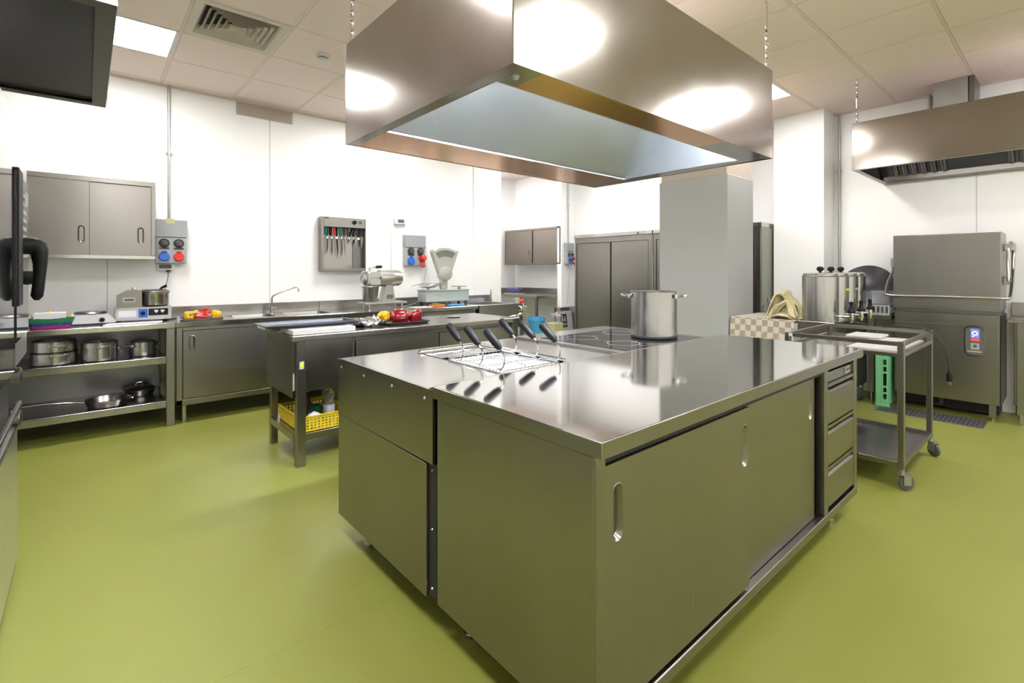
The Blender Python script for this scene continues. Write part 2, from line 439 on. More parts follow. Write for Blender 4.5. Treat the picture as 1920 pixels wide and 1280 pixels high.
# air diffuser
x0, x1, y0, y1 = cell(*diff_cell)
t = thing('air_diffuser', 'square four-way slatted air diffuser set in the ceiling', 'air vent', ((x0+x1)/2, (y0+y1)/2, CEIL))
b = MB(); b.plate(rect(x0+.008, x1-.008, y0+.008, y1-.008), [rect(x0+.06, x1-.06, y0+.06, y1-.06)], (0, 0, CEIL-.008), (1, 0, 0), (0, 1, 0), (0, 0, .02)); b.build('frame', 'diffuser_paint', t)
b = MB(); b.box(x0+.05, x1-.05, y0+.05, y1-.05, CEIL+.05, CEIL+.055); b.build('backing', 'gap_dark', t)
cx, cy = (x0+x1)/2, (y0+y1)/2; H = (x1-x0)/2-.058
for k in range(6):
    ro = H*(1-k/6.3); ri = ro-.035
    b = MB()
    for (sx, sy) in ((1, 0), (0, 1), (-1, 0), (0, -1)):
        u = V((sx, sy, 0)); v = V((-sy, sx, 0)); c = V((cx, cy, 0))
        p = [c+u*ro-v*ro+V((0, 0, CEIL-.008)), c+u*ro+v*ro+V((0, 0, CEIL-.008)), c+u*ri+v*ri+V((0, 0, CEIL+.042)), c+u*ri-v*ri+V((0, 0, CEIL+.042))]
        b.face(p); 
        b.face([q+V((0, 0, .003)) - u*.002 for q in p])
    b.build('louvre_ring', 'diffuser_paint', t)
# smoke detector
t = thing('smoke_detector', 'small round white smoke detector on the ceiling', 'smoke detector', (1.49, 4.12, CEIL-.004))
MB().lathe((1.49, 4.12, CEIL-.004), [(0, 0), (.052, 0), (.054, -.012), (.05, -.022), (0, -.022)], 32).build('base', 'white_plastic', t)
MB().lathe((1.49, 4.12, CEIL-.026), [(0, 0), (.038, 0), (.038, -.008), (0, -.008)], 32).build('vent_ring', 'grey_rubber', t)
MB().lathe((1.49, 4.12, CEIL-.034), [(0, 0), (.042, 0), (.042, -.006), (.03, -.016), (0, -.018)], 32).build('cap', 'white_plastic', t)
# access plate under the ceiling
t = thing('wall_plate', 'beige rectangular cover plate high on the back wall just under the ceiling', 'cover plate', (1.466, 5.765, 2.965))
MB().box(1.187, 1.747, 5.762, 5.78, 2.965, 3.10, .002).build('rim', 'galvanised', t)
MB().box(1.2, 1.734, 5.757, 5.762, 2.977, 3.09, .001).build('plate', 'beige_paint', t)
# conduits
def conduit(x, y, z0, z1, lab, nx=0, ny=-1, off=.0):
    t = thing('conduit', lab, 'conduit', (x, y, z0), 'grey steel conduits down the walls')
    MB().cyl((x, y, z0), (x, y, z1), .0125, n=14).build('pipe', 'galvanised', t)
    z = z1-.66
    while z > z0+.1:
        q = MB(); q.cyl((x, y, z-.008), (x, y, z+.008), .016, n=14)
        sx, sy = (1, 0) if ny else (0, 1)
        q.box(x-sx*.032-(.004 if sy else 0), x+sx*.032+(.004 if sy else 0), y-sy*.032-(.004 if sx else 0), y+sy*.032+(.004 if sx else 0), z-.006, z+.006)
        q.build('clip', 'galvanised', t); z -= 1.15
conduit(.606, 5.762, 1.82, CEIL, 'grey conduit running from the ceiling down to the socket box by the left wall cupboard')
conduit(6.29, 5.762, 1.80, CEIL, 'grey conduit above the farthest socket box, left of the tall cabinets')
conduit(6.492, 1.78, .9, CEIL, 'long dark conduit in the wall corner behind the drink urns', nx=1, ny=0)
conduit(6.492, .985, 2.7, CEIL, 'short dark conduit above the right-hand hood beside its duct', nx=1, ny=0)

# ================================================================== ISLAND: storage counter
t = thing('counter_cabinet', 'large stainless steel storage counter in the foreground with two sliding doors and a drawer column', 'counter', (2.07, 1.15, 0))
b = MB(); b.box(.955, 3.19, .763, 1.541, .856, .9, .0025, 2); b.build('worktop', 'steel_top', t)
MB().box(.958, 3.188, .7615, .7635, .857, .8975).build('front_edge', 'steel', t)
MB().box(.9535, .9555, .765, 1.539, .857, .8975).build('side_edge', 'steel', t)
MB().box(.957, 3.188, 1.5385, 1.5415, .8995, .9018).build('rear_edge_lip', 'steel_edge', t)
b = MB(); b.box(.972, 3.165, .80, 1.53, .835, .856); b.build('under_rail', 'steel', t)
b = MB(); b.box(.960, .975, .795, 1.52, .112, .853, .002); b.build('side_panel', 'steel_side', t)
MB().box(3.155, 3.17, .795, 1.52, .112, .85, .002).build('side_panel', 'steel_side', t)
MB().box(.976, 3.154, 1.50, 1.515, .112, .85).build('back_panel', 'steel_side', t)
MB().box(.962, 3.172, .785, 1.498, .112, .152, .003).build('base_tray', 'steel', t)
b = MB(); b.box(.962, 1.0, .787, .81, .1525, .855, .004, 2); b.build('corner_post', 'steel', t)
MB().box(2.655, 2.703, .787, .83, .153, .855, .003).build('middle_post', 'steel', t)
MB().box(3.124, 3.172, .787, .81, .153, .855, .003).build('corner_post', 'steel', t)
MB().box(.99, 3.13, .80, .812, .823, .836).build('door_track', 'gap_dark', t)
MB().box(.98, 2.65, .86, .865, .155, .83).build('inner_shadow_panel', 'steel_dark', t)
grip_door(t, 'sliding_door', (0, .790, 0), (1, 0, 0), 1.001, 1.84, .166, .821, [(1.052, .688), (1.80, .688)], gw=.04, gh=.15)
grip_door(t, 'sliding_door', (0, .815, 0), (1, 0, 0), 1.80, 2.60, .156, .834, [(2.545, .70)], gw=.04, gh=.14)
MB().box(2.705, 3.122, .80, .812, .775, .855).build('drawer_fascia', 'steel', t)
lp = MB().box(3.0, 3.085, .7955, .80, .787, .818, .001).build('name_plate', 'label_grey', t)
b = MB()
for k in range(5): b.box(3.012+k*.014, 3.02+k*.014, .7948, .7955, .795, .812-.004*(k % 2))
b.build('lettering', 'ink', lp)
for z0, z1 in ((.578, .772), (.377, .572), (.175, .371)):
    b = MB(); b.box(2.712, 3.117, .789, .806, z0, z1-.042, .002)
    d = b.build('drawer', 'steel', t)
    q = MB(); q.prism([(2.712, .806, z1-.042), (2.712, .789, z1-.042), (2.712, .800, z1-.034), (2.712, .812, z1-.03), (2.712, .812, z1-.042)], (.405, 0, 0))
    q.prism([(2.712, .789, z1), (2.712, .806, z1), (2.712, .806, z1-.006), (2.712, .797, z1-.012), (2.712, .789, z1-.016)], (.405, 0, 0))
    q.build('pull_lip', 'steel', d)
    MB().box(2.713, 3.116, .815, .82, z1-.042, z1).build('pull_recess', 'steel_dark', d)
def leg(parent, x, y, z1=.112, r=.02):
    q = MB(); q.cyl((x, y, 0.012), (x, y, z1), r, n=24); q.cyl((x, y, 0), (x, y, .016), r*1.12, r*1.12, n=24); return q.build('leg', 'steel_edge', parent)
for x, y in ((1.05, .86), (2.96, .86), (1.05, 1.44), (3.08, 1.44)): leg(t, x, y)

# cooker unit (pasta cooker)
t = thing('noodle_cooker', 'stainless steel noodle cooker unit with an open water basin and sloped fascia', 'cooker', (1.55, 1.95, 0))
b = MB()
hole = rrect(1.335, 1.745, 1.60, 2.31, .03)
b.plate(rect(.966, 2.10, 1.545, 2.40), [hole], (0, 0, .884), (1, 0, 0), (0, 1, 0), (0, 0, -.012)); b.build('worktop', 'steel_satin', t)
b = MB(); pr = [(1.5425, .876), (1.5425, .6125), (2.43, .6065), (2.43, .75), (2.405, .797), (2.47, .866), (2.45, .878), (2.40, .884), (1.545, .884)]
b.prism([(.955, y, z) for y, z in pr], (.012, 0, 0)); b.build('side_fascia', 'steel_side', t)
b = MB(); b.prism([(.967, y, z) for y, z in ((2.4, .876), (2.4, .62), (2.43, .62), (2.43, .75), (2.405, .797), (2.47, .866), (2.45, .878), (2.40, .884))], (1.13, 0, 0)); b.build('control_front', 'steel_side', t)
MB().box(.957, .972, 1.592, 2.432, .104, .6035, .002).build('side_panel', 'steel_side', t)
MB().box(.985, 2.095, 1.60, 2.42, .15, .60).build('carcass', 'gap_dark', t)
MB().box(.972, .984, 1.5425, 1.60, .11, .606).build('recess_strip', 'gap_dark', t)
for z in (.58, .36, .14): MB().lathe((.972, 1.572, z), [(0, -.006), (.004, -.004), (.0055, 0)], 10, axis=(1, 0, 0)).build('screw', 'chrome', t)
for y, z in ((2.39, .846), (2.13, .843), (1.858, .845), (1.60, .845)): MB().lathe((.955, y, z), [(0, -.005), (.005, -.003), (.007, 0)], 12, axis=(1, 0, 0)).build('rivet', 'chrome', t)
b = MB(); b.box(.967, .99, 1.5425, 1.546, .86, .899); 
b.prism([(.957, 1.5425, .872), (.957, 1.5425, .898), (.957, 1.57, .888), (.957, 1.57, .87)], (.004, 0, 0)); b.build('joint_strip', 'steel_edge', t)
b = MB()
x0, x1, y0, y1 = 1.335, 1.745, 1.60, 2.31
b.face([(x0, y0, .70), (x1, y0, .70), (x1, y1, .70), (x0, y1, .70)])
for p, q in (((x0, y0), (x1, y0)), ((x1, y0), (x1, y1)), ((x1, y1), (x0, y1)), ((x0, y1), (x0, y0))):
    b.face([(p[0], p[1], .887), (q[0], q[1], .887), (q[0], q[1], .70), (p[0], p[1], .70)])
b.build('basin', 'steel_edge', t)
b = MB()
N = 26
vs = [[b.bm.verts.new((x0+.002+(x1-x0-.004)*i/N, y0+.002+(2.10-y0)*j/N, .868+.0025*math.sin(i*1.3)*math.cos(j*.9))) for j in range(N+1)] for i in range(N+1)]
for i in range(N):
    for j in range(N): b.bm.faces.new((vs[i][j], vs[i+1][j], vs[i+1][j+1], vs[i][j+1]))
b.build('water', 'water', t, smooth=True)
b = MB(); hs = []
for i in range(5):
    for j in range(3): hs.append(rrect(x0+.04+i*.072, x0+.075+i*.072, 2.125+j*.055, 2.137+j*.055, .005, 3))
b.plate(rect(x0+.004, x1-.004, 2.10, 2.305), hs, (0, 0, .884), (1, 0, 0), (0, 1, 0), (0, 0, -.003)); b.build('perforated_shelf', 'steel_edge', t)
b = MB(); b.loop([(x0+.006, 2.29, .894), (x0+.006, 2.302, .894), (x1-.006, 2.302, .894), (x1-.006, 2.29, .894)], .005); 
b.tube([(x1, 1.62, .895), (x1, 2.28, .895)], .005, 8); b.tube([(x1-.02, 1.62, .895), (x1-.02, 2.28, .895)], .004, 8); b.build('rim_rail', 'chrome', t)
for x, y in ((1.03, 2.23), (2.0, 2.23), (2.0, 1.7)): leg(t, x, y, .15)

# baskets hooked on the basin
def noodle_basket():
    r = thing('noodle_basket', '', 'basket', (0, 0, 0), 'wire noodle baskets in the basin')
    b = MB(); w, d, h = .085, .062, .10
    for z in (0, -.03, -.065, -h): b.loop([(-w, -d, z), (w, -d, z), (w, d, z), (-w, d, z)], .0022, 6)
    for k in range(8):
        x = -w+2*w*k/7
        b.tube([(x, -d, 0), (x, -d, -h), (x, d, -h), (x, d, 0)], .0014, 5)
    for k in range(6):
        y = -d+2*d*k/5
        b.tube([(-w, y, 0), (-w, y, -h), (w, y, -h), (w, y, 0)], .0014, 5)
    b.build('wire_basket', 'chrome', r)
    return r
def add_handle(r, side):
    sx = -.088 if side < 0 else .088
    b = MB()
    b.tube([(sx, .055, .004), (sx, .0, .004), (sx, -.045, .006)]+[V((sx, -.045, .006))+V((0, -.022*math.sin(a)-.004*(k/7), .055*(1-math.cos(a))*.75+.0)) for k, a in enumerate([.3*i for i in range(1, 8)])]+[(sx, -.052, .082), (sx, -.036, .098)], .0035, 8)
    b.build('rod', 'chrome', r)
    q0, q1 = V((sx, -.04, .094)), V((sx, .055, .162)); d = (q1-q0)
    b = MB(); b.tube([q0, q0+d*.05, q0+d*.3, q0+d*.6, q0+d*.92, q1], [.010, .0135, .018, .0185, .019, .016], 14); b.build('grip', 'black_plastic', r)
    return r
mats_b = None
spots = [(-1, 1.43, 1.665, 'noodle basket at the near left corner of the basin with its black grip leaning back'),
         (-1, 1.43, 1.815, 'middle noodle basket on the left side of the basin'),
         (-1, 1.43, 1.965, 'farthest noodle basket on the left side of the basin, by the perforated shelf'),
         (1, 1.597, 1.665, 'noodle basket at the near right corner of the basin, closest to the black hob'),
         (1, 1.597, 1.815, 'middle noodle basket on the right side of the basin'),
         (1, 1.597, 1.975, 'farthest noodle basket on the right side of the basin')]
protoL = None
for side, x, y, lab in spots:
    r = noodle_basket(); add_handle(r, side); r.location = (x, y, .893); r['label'] = lab

# induction hob unit
t = thing('induction_hob', 'black glass induction hob built into a stainless steel unit', 'hob', (2.53, 1.95, 0))
b = MB(); b.plate(rect(2.103, 3.02, 1.545, 2.40), [rect(2.165, 2.975, 1.556, 2.225)], (0, 0, .896), (1, 0, 0), (0, 1, 0), (0, 0, -.02)); b.build('worktop', 'steel_satin', t)
MB().box(2.166, 2.974, 1.557, 2.224, .88, .8975).build('hob_glass', 'black_gloss', t)
for cx_, cy_ in ((2.38, 1.745), (2.38, 2.06), (2.76, 2.06), (2.76, 1.79)):
    b = MB()
    for R_ in ((.095,) if cx_ < 2.6 else (.105,)):
        b.plate([(R_*math.cos(2*PI*k/48), R_*math.sin(2*PI*k/48)) for k in range(48)], [[((R_-.0022)*math.cos(2*PI*k/48), (R_-.0022)*math.sin(2*PI*k/48)) for k in range(48)]], (cx_, cy_, .8979), (1, 0, 0), (0, 1, 0), (0, 0, -.0003))
    for a in (0, PI/2, PI, 1.5*PI): b.obox((cx_+math.cos(a)*.125, cy_+math.sin(a)*.125, .8978), V((math.cos(a), math.sin(a), 0))*.018, V((-math.sin(a), math.cos(a), 0))*.001, (0, 0, .0002))
    b.build('zone_marking', 'ring_mark', t)
MB().box(2.11, 3.01, 1.60, 2.39, .12, .875, .003).build('carcass', 'steel_side', t)
for x, y in ((2.2, 2.3), (2.9, 2.3), (2.2, 1.7), (2.9, 1.7)): leg(t, x, y, .12)

def handle_loop(b, c, out, w=.055, d=.035, dz=.0, r=.0055):
    """bail handle: c centre on pot wall, out = outward unit vector"""
    c, out = V(c), V(out); s = V((-out.y, out.x, 0))
    pts = [c-s*w, c-s*w+out*d*.7+V((0, 0, dz*.6))]+[c+s*(w*math.sin(a))+out*(d*.7+d*.35*math.cos(a))+V((0, 0, dz)) for a in (-1.0, -.5, 0, .5, 1.0)]+[c+s*w+out*d*.7+V((0, 0, dz*.6)), c+s*w]
    b.tube(pts, r, 8)
def pot(name, label, loc, r, h, hz=.8, ha=0.0, rimlip=.004, group=None, hd=.035, hw=.05):
    t = thing(name, label, 'pot', loc, group); x, y, z = loc
    b = MB(); b.lathe(loc, [(0, 0), (r-.006, 0), (r, .006), (r, .02), (r, h-.004), (r+rimlip, h), (r+rimlip, h+.002), (r-.003, h), (r-.003, .012), (0, .010)], 56); b.build('body', 'steel_pot', t)
    for k in (0, 1):
        a = ha+PI*k; o = V((math.cos(a), math.sin(a), 0)); c = V(loc)+o*r+V((0, 0, h*hz))
        q = MB(); handle_loop(q, c, o, hw, hd, .006)
        for s in (-1, 1):
            s_ = V((-o.y, o.x, 0))*s*hw; q.obox(c+s_*.97+o*.002, V((-o.y, o.x, 0))*.014, o*.004, (0, 0, .011), .002)
        q.build('handle', 'chrome', t)
    return t
# stock pot on the hob (handles seen at left and to the right front)
pt = pot('stock_pot', 'tall brushed steel stock pot with two loop handles standing on the black hob', (2.752, 1.782, .8985), .142, .292, .90, math.atan2(-.93, .385), hd=.062, hw=.052)
MB().lathe((2.752, 1.782, .8985), [(.1422, .002), (.1445, .004), (.1445, .016), (.1422, .018)], 56).build('base_ring', 'black_rubber', pt)

# ================================================================== MAIN HOOD
hx0, hx1, hy0, hy1, hz0, hz1 = 1.055, 3.14, 1.21, 2.585, 2.0, 2.535
t = thing('extractor_hood', 'large stainless steel box extractor hood hanging on chains over the island', 'extractor hood', ((hx0+hx1)/2, (hy0+hy1)/2, hz0))
def shell(t, x0, x1, y0, y1, z0, z1, m, th=.004, open_back=False):
    MB().box(x0, x1, y0, y0+th, z0, z1, .0015).build('front_panel', m, t)
    MB().box(x0, x1, y1-th, y1, z0, z1, .0015).build('back_panel', m, t)
    MB().box(x0, x0+th, y0+th, y1-th, z0, z1).build('end_panel', m, t)
    MB().box(x1-th, x1, y0+th, y1-th, z0, z1).build('end_panel', m, t)
    MB().box(x0+th, x1-th, y0+th, y1-th, z1-th, z1).build('top_panel', m, t)
shell(t, hx0, hx1, hy0, hy1, hz0, hz1, 'steel_hood')
MB().tube([(hx0, hy0, hz0), (hx0, hy0, hz1)], .003, 8).build('corner_seam', 'steel_edge', t)
ix0, ix1, iy0, iy1 = 1.115, 3.04, 1.373, 2.22
for a_, m_ in (((hx0+.004, ix0, hy0+.004, hy1-.004), 'steel_hood'), ((ix1, hx1-.004, hy0+.004, hy1-.004), 'steel_hood'), ((ix0, 1.20, hy0+.004, iy0), 'steel_hood'), ((2.55, ix1, hy0+.004, iy0), 'steel_hood')):
    MB().box(*a_, hz0+.003, hz0+.006).build('gutter_end', m_, t)
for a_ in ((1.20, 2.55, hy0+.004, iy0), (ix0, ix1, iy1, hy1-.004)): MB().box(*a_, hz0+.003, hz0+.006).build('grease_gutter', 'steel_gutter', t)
b = MB()
for (a0, a1, c0, c1) in ((ix0-.004, ix0, iy0-.004, iy1+.004), (ix1, ix1+.004, iy0-.004, iy1+.004), (ix0, ix1, iy0-.004, iy0), (ix0, ix1, iy1, iy1+.004)): b.box(a0, a1, c0, c1, hz0+.002, hz0+.010)
b.build('gutter_lip', 'aluminium', t)
b = MB(); b.prism([(ix0-.004, iy1+.004, hz0+.015), (ix0-.004, iy0+.10, hz1-.06), (ix0-.004, iy0-.02, hz1-.06), (ix0-.004, iy0-.02, hz1-.055), (ix0-.004, iy0+.105, hz1-.055), (ix0-.004, iy1+.009, hz0+.015)], (ix1-ix0+.008, 0, 0)); b.build('sloping_baffle', 'steel_baffle', t)
b = MB(); b.cyl((1.3, 1.405, 2.27), (2.8, 1.405, 2.27), .013, n=14); b.build('unseen_lamp_tube', 'hood_lamp', t)
b = MB(); b.box(1.24, 1.3, 1.38, 1.43, 2.24, 2.30, .004); b.build('lamp_holder', 'white_plastic', t)
b = MB(); b.box(2.8, 2.86, 1.38, 1.43, 2.24, 2.30, .004); b.build('lamp_holder', 'white_plastic', t)
MB().box(ix1+.004, ix1+.008, iy0-.02, iy1+.01, hz0+.01, hz1-.05).build('inner_end_panel', 'steel_baffle', t)
MB().box(ix0-.008, ix0-.004, iy0-.02, iy1+.01, hz0+.01, hz1-.05).build('inner_end_panel', 'steel_baffle', t)
MB().box(ix0-.004, ix1+.004, iy0-.024, iy0-.02, hz0+.01, hz1-.05).build('inner_front_panel', 'steel_baffle', t)
MB().lathe((1.137, 1.292, hz0+.003), [(0, -.012), (.007, -.012), (.008, -.010), (.011, -.010), (.012, -.004), (.015, -.003), (.015, 0), (0, 0)], 24).build('drain_plug', 'galvanised', t)
for x, y in ((1.08, 2.555), (3.115, 1.235), (1.08, 1.235), (3.115, 2.555)):
    q = MB(); chain_mb(q, (x, y, CEIL-.003), (x, y, hz1+.03), turn=(.30, .62)); q.loop([(x+.014*math.cos(a), y, hz1+.014+.016*math.sin(a)) for a in [2*PI*k/12 for k in range(12)]], .004, 6); q.cyl((x, y, CEIL-.006), (x, y, CEIL+.002), .014, n=12); q.build('chain', 'chrome', t)

# left hood over the oven (underside seen from below)
lz = 2.17
t = thing('oven_hood', 'dark-bottomed steel hood above the oven at the top left corner', 'extractor hood', (-.7, 2.6, lz))
lx0, lx1, ly0, ly1 = -1.7, .077, 2.02, 3.32
MB().box(lx0, lx1, ly0, ly0+.003, lz, lz+.42, .001).build('front_panel', 'steel_oven', t)
MB().box(lx0, lx1, ly1-.003, ly1, lz, lz+.42, .001).build('back_panel', 'steel_hood', t)
MB().box(lx1-.003, lx1, ly0+.003, ly1-.003, lz, lz+.42).build('end_panel', 'steel_hood', t)
MB().box(lx0, lx0+.003, ly0+.003, ly1-.003, lz, lz+.42).build('end_panel', 'steel_hood', t)
MB().box(lx0+.003, lx1-.003, ly0+.003, ly1-.003, lz+.417, lz+.42).build('top_panel', 'steel_hood', t)
b = MB(); b.plate(rect(lx0+.004, lx1-.004, ly0+.004, ly1-.004), [rect(lx0+.06, lx1-.055, ly0+.06, ly1-.045)], (0, 0, lz+.005), (1, 0, 0), (0, 1, 0), (0, 0, -.003)); b.build('rim', 'steel_filter', t)
MB().box(lx0+.05, lx1-.045, ly0+.05, ly1-.035, lz+.02, lz+.03).build('filter_cover', 'hood_black', t)
b = MB()
for x in (-1.5, -.1):
    for y in (2.1, 3.25): chain_mb(b, (x, y, CEIL-.003), (x, y, lz+.43))
b.build('chains', 'chrome', t)

# right hood with baffle filters
t = thing('wall_hood', 'stainless steel wall hood with baffle filters above the dishwasher on the right', 'extractor hood', (5.9, .3, 2.25))
rx0, rx1, ry0, ry1, rz0, rz1 = 5.36, 6.50, -1.1, 1.37, 2.252, 2.685
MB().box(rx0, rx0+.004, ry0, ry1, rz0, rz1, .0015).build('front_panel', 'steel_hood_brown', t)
MB().box(rx0+.004, rx1, ry1-.004, ry1, rz0, rz1).build('end_panel', 'steel_hood', t)
MB().box(rx0+.004, rx1, ry0, ry0+.004, rz0, rz1).build('end_panel', 'steel_hood', t)
MB().box(rx0+.004, rx1, ry0+.004, ry1-.004, rz1-.004, rz1).build('top_panel', 'steel_hood', t)
MB().box(rx1-.006, rx1, ry0+.004, ry1-.004, rz0, rz1-.004).build('back_panel', 'steel_filter', t)
b = MB(); b.plate(rect(rx0+.004, rx1-.006, ry0+.004, ry1-.004), [rect(rx0+.05, rx1-.10, ry0+.05, ry1-.045)], (0, 0, rz0+.004), (1, 0, 0), (0, 1, 0), (0, 0, -.003)); b.build('rim', 'steel_filter', t)
b = MB(); b.prism([(6.40, y_, z_) for y_, z_ in ((ry0+.02, rz0+.01), (ry1-.02, rz0+.01), (ry1-.02, rz0+.075), (ry0+.02, rz0+.075))], (.01, 0, 0)); b.build('filter_ledge', 'steel_filter', t)
sl0, sl1 = V((6.38, 0, rz0+.06)), V((5.95, 0, rz1-.03)); sd = (sl1-sl0); sn = V((-sd.z, 0, sd.x)).normalized()*-1
MB().prism([(6.395, ry0+.01, rz0+.06), (5.96, ry0+.01, rz1-.02), (5.97, ry0+.01, rz1-.012), (6.405, ry0+.01, rz0+.07)], (0, ry1-ry0-.02, 0)).build('filter_backing', 'steel_dark', t)
for c0, c1 in ((.82, 1.27), (-.02, .43), (-.5, -.05)):
    n = 6
    for k in range(n):
        y = c0+(c1-c0)*(k+.5)/n; q = MB()
        q.tube([(6.37, y, rz0+.07), (5.96, y, rz1-.045)], .026, 10, cap=True); q.build('baffle', 'steel_filter', t)
MB().cyl((5.41, -.95, 2.40), (5.41, 1.2, 2.40), .014, n=12).build('unseen_lamp_tube', 'wall_hood_fill', t)  # unseen tube, added to brighten the far wall below the hood
q = MB(); chain_mb(q, (5.46, 1.355, CEIL-.003), (5.46, 1.355, rz1+.015), turn=(.4, .68)); q.build('chain', 'chrome', t)
b = MB(); b.box(6.12, 6.48, .66, .905, rz1, CEIL-.003, .002); b.build('duct', 'galvanised', t)
MB().box(6.13, 6.49, .615, .655, rz1, CEIL-.003, .002).build('duct_flange', 'steel_dark', t)

# ================================================================== COMBI OVEN (left edge)
t = thing('combi_oven', 'tall combi oven with a glass door and black lever handle at the left edge', 'oven', (-.7, 2.65, 0))
ox = -.2; oy0, oy1 = 1.95, 3.147
MB().box(-1.2, ox-.035, oy0, oy1-.004, .03, .64, .003).build('stand_panel', 'steel_oven', t)
MB().box(-1.2, ox-.06, oy0, oy1-.03, .64, .945, .003).build('lower_body', 'steel_dark', t)
MB().box(-1.2, ox-.005, oy0, oy1, .945, 1.906, .006).build('body', 'steel_oven', t)
MB().box(-1.19, ox-.04, oy0+.01, oy1-.02, 0, .03).build('plinth', 'black_rubber', t)
b = MB(); b.box(ox-.005, ox, oy0+.01, 2.60, .95, 1.84, .002); b.build('glass_door', 'black_gloss', t)
b = MB(); b.box(ox-.005, ox+.004, 2.602, 3.10, 1.05, 1.70, .002); cp = b.build('control_panel', 'black_gloss', t)
b = MB(); b.box(ox-.005, ox+.010, 2.605, 2.76, 1.187, 1.71, .002); b.build('panel_edge', 'black_plastic', t)
b = MB()
for k in range(7): b.box(ox+.004, ox+.0052, 2.84, 2.98, 1.42+k*.034, 1.436+k*.034)
b.build('panel_marks', 'label_grey', t)
MB().box(ox+.004, ox+.0055, 2.90, 3.06, 1.60, 1.66).build('display', 'grey_plastic', t)
b = MB(); b.lathe((ox+.004, 3.03, 1.293), [(0, .026), (.022, .026), (.03, .022), (.034, 0)], 28, axis=(1, 0, 0)); b.build('knob', 'black_plastic', t)
b = MB(); b.box(ox-.034, ox-.028, oy0, oy1-.03, .632, .64); b.box(ox-.034, ox-.02, oy0, oy1-.01, .715, .735, .003); b.build('stand_rail', 'steel', t)
b = MB()
for yy, zz in ((3.08, .86), (3.08, .67)): b.lathe((ox-.05, yy, zz), [(0, 0), (.034, 0), (.034, .03), (.02, .036), (0, .036)], 20, axis=(1, 0, 0))
b.build('hinge', 'steel_dark', t)
b = MB(); hy = 2.86; hb = []
b.tube([(ox+.0, hy, 1.425), (ox+.03, hy, 1.425), (ox+.045, hy, 1.423)], [.036, .036, .033], 18)
pth = [(ox+.035, hy, 1.425), (ox+.047, hy, 1.418), (ox+.052, hy, 1.40), (ox+.054, hy, 1.35), (ox+.052, hy, 1.30), (ox+.048, hy, 1.25), (ox+.044, hy, 1.215), (ox+.043, hy, 1.198)]
b.tube(pth, [.034, .034, .029, .023, .020, .020, .020, .008], 18)
b.build('lever_handle', 'black_plastic', t, smooth=True)

# ================================================================== BACK WALL BENCHES
BZ = .876; BY = 5.065
def bench_top(t, x0, x1, holes=(), z=BZ, y0=BY, y1=5.765, m='steel_bench', splash=True, drop=.042):
    b = MB(); b.plate(rect(x0, x1, y0+.002, y1), list(holes), (0, 0, z), (1, 0, 0), (0, 1, 0), (0, 0, -.003)); b.build('worktop', m, t)
    MB().box(x0, x1, y0, y0+.02, z-drop, z+.001, .003).build('front_edge', 'steel_edge', t)
    if splash: MB().box(x0, x1, y1-.012, y1+.012, z-.02, z+.098, .002).build('splashback', m, t)
# open shelf bench
t = thing('open_shelf_bench', 'stainless steel open bench with two undershelves along the back wall at left', 'bench', (-.4, 5.4, 0))
bench_top(t, -1.6, .578, splash=False, m='steel_dark')
MB().box(.515, .575, 5.068, 5.115, 0, .834, .004).build('leg', 'steel', t)
MB().box(-1.55, -1.5, 5.068, 5.115, 0, .834, .004).build('leg', 'steel', t)
MB().box(.53, .575, 5.70, 5.745, 0, .834, .004).build('leg', 'steel', t)
MB().box(-1.55, -1.5, 5.70, 5.745, 0, .834, .004).build('leg', 'steel', t)
for z in (.56, .185):
    b = MB(); b.box(-1.55, .514, 5.07, 5.74, z+.025, z+.03); b.box(-1.499, .514, 5.07, 5.085, z-.025, z+.032, .003); b.build('shelf', 'steel_bench', t)
MB().box(-1.49, .52, 5.748, 5.752, .04, .83).build('back_sheet', 'steel_dark', t)
# sink bench
t = thing('sink_bench', 'stainless steel sink bench with sliding doors and two bowls on the back wall', 'sink bench', (1.3, 5.4, 0))
bowls = [(1.06, 1.43, 5.20, 5.56), (1.54, 1.98, 5.20, 5.56)]
bench_top(t, .582, 2.035, [rrect(*q, .05) for q in bowls])
for q in bowls:
    b = MB(); top = rrect(*q, .05); bot = rrect(q[0]+.02, q[1]-.02, q[2]+.02, q[3]-.02, .05)
    A = [b.bm.verts.new((p[0], p[1], BZ)) for p in top]; B = [b.bm.verts.new((p[0], p[1], BZ-.2)) for p in bot]
    for i in range(len(A)):
        f = b.bm.faces.new((A[i], A[(i+1) % len(A)], B[(i+1) % len(A)], B[i])); f.smooth = True
    b.bm.faces.new(B); b.build('bowl', 'steel_bench', t)
MB().box(.585, .63, 5.072, 5.10, .155, .832, .003).build('frame_post', 'steel', t)
MB().box(1.99, 2.032, 5.072, 5.10, .155, .832, .003).build('frame_post', 'steel', t)
MB().box(.63, 1.99, 5.072, 5.10, .803, .832, .002).build('frame_rail', 'steel', t)
MB().box(.585, 2.032, 5.072, 5.74, .155, .205, .003).build('base_tray', 'steel', t)
MB().box(.583, .59, 5.10, 5.74, .205, .83).build('side_panel', 'steel_side', t)
MB().box(2.026, 2.033, 5.10, 5.74, .205, .83).build('side_panel', 'steel_side', t)
MB().box(.632, 1.988, 5.125, 5.13, .206, .80).build('door_gap', 'gap_dark', t)
grip_door(t, 'sliding_door', (0, 5.083, 0), (1, 0, 0), .636, 1.33, .21, .798, [(.70, .69)], .012, gh=.13)
grip_door(t, 'sliding_door', (0, 5.10, 0), (1, 0, 0), 1.30, 1.986, .21, .798, [(1.385, .69)], .012, gh=.13)
for x in (.645, 1.95):
    for y in (5.12, 5.68): leg(t, x, y, .155, .021)
tp = thing('swivel_tap', 'chrome swivel tap with a long angled spout between the sink bowls', 'tap', (1.487, 5.60, BZ))
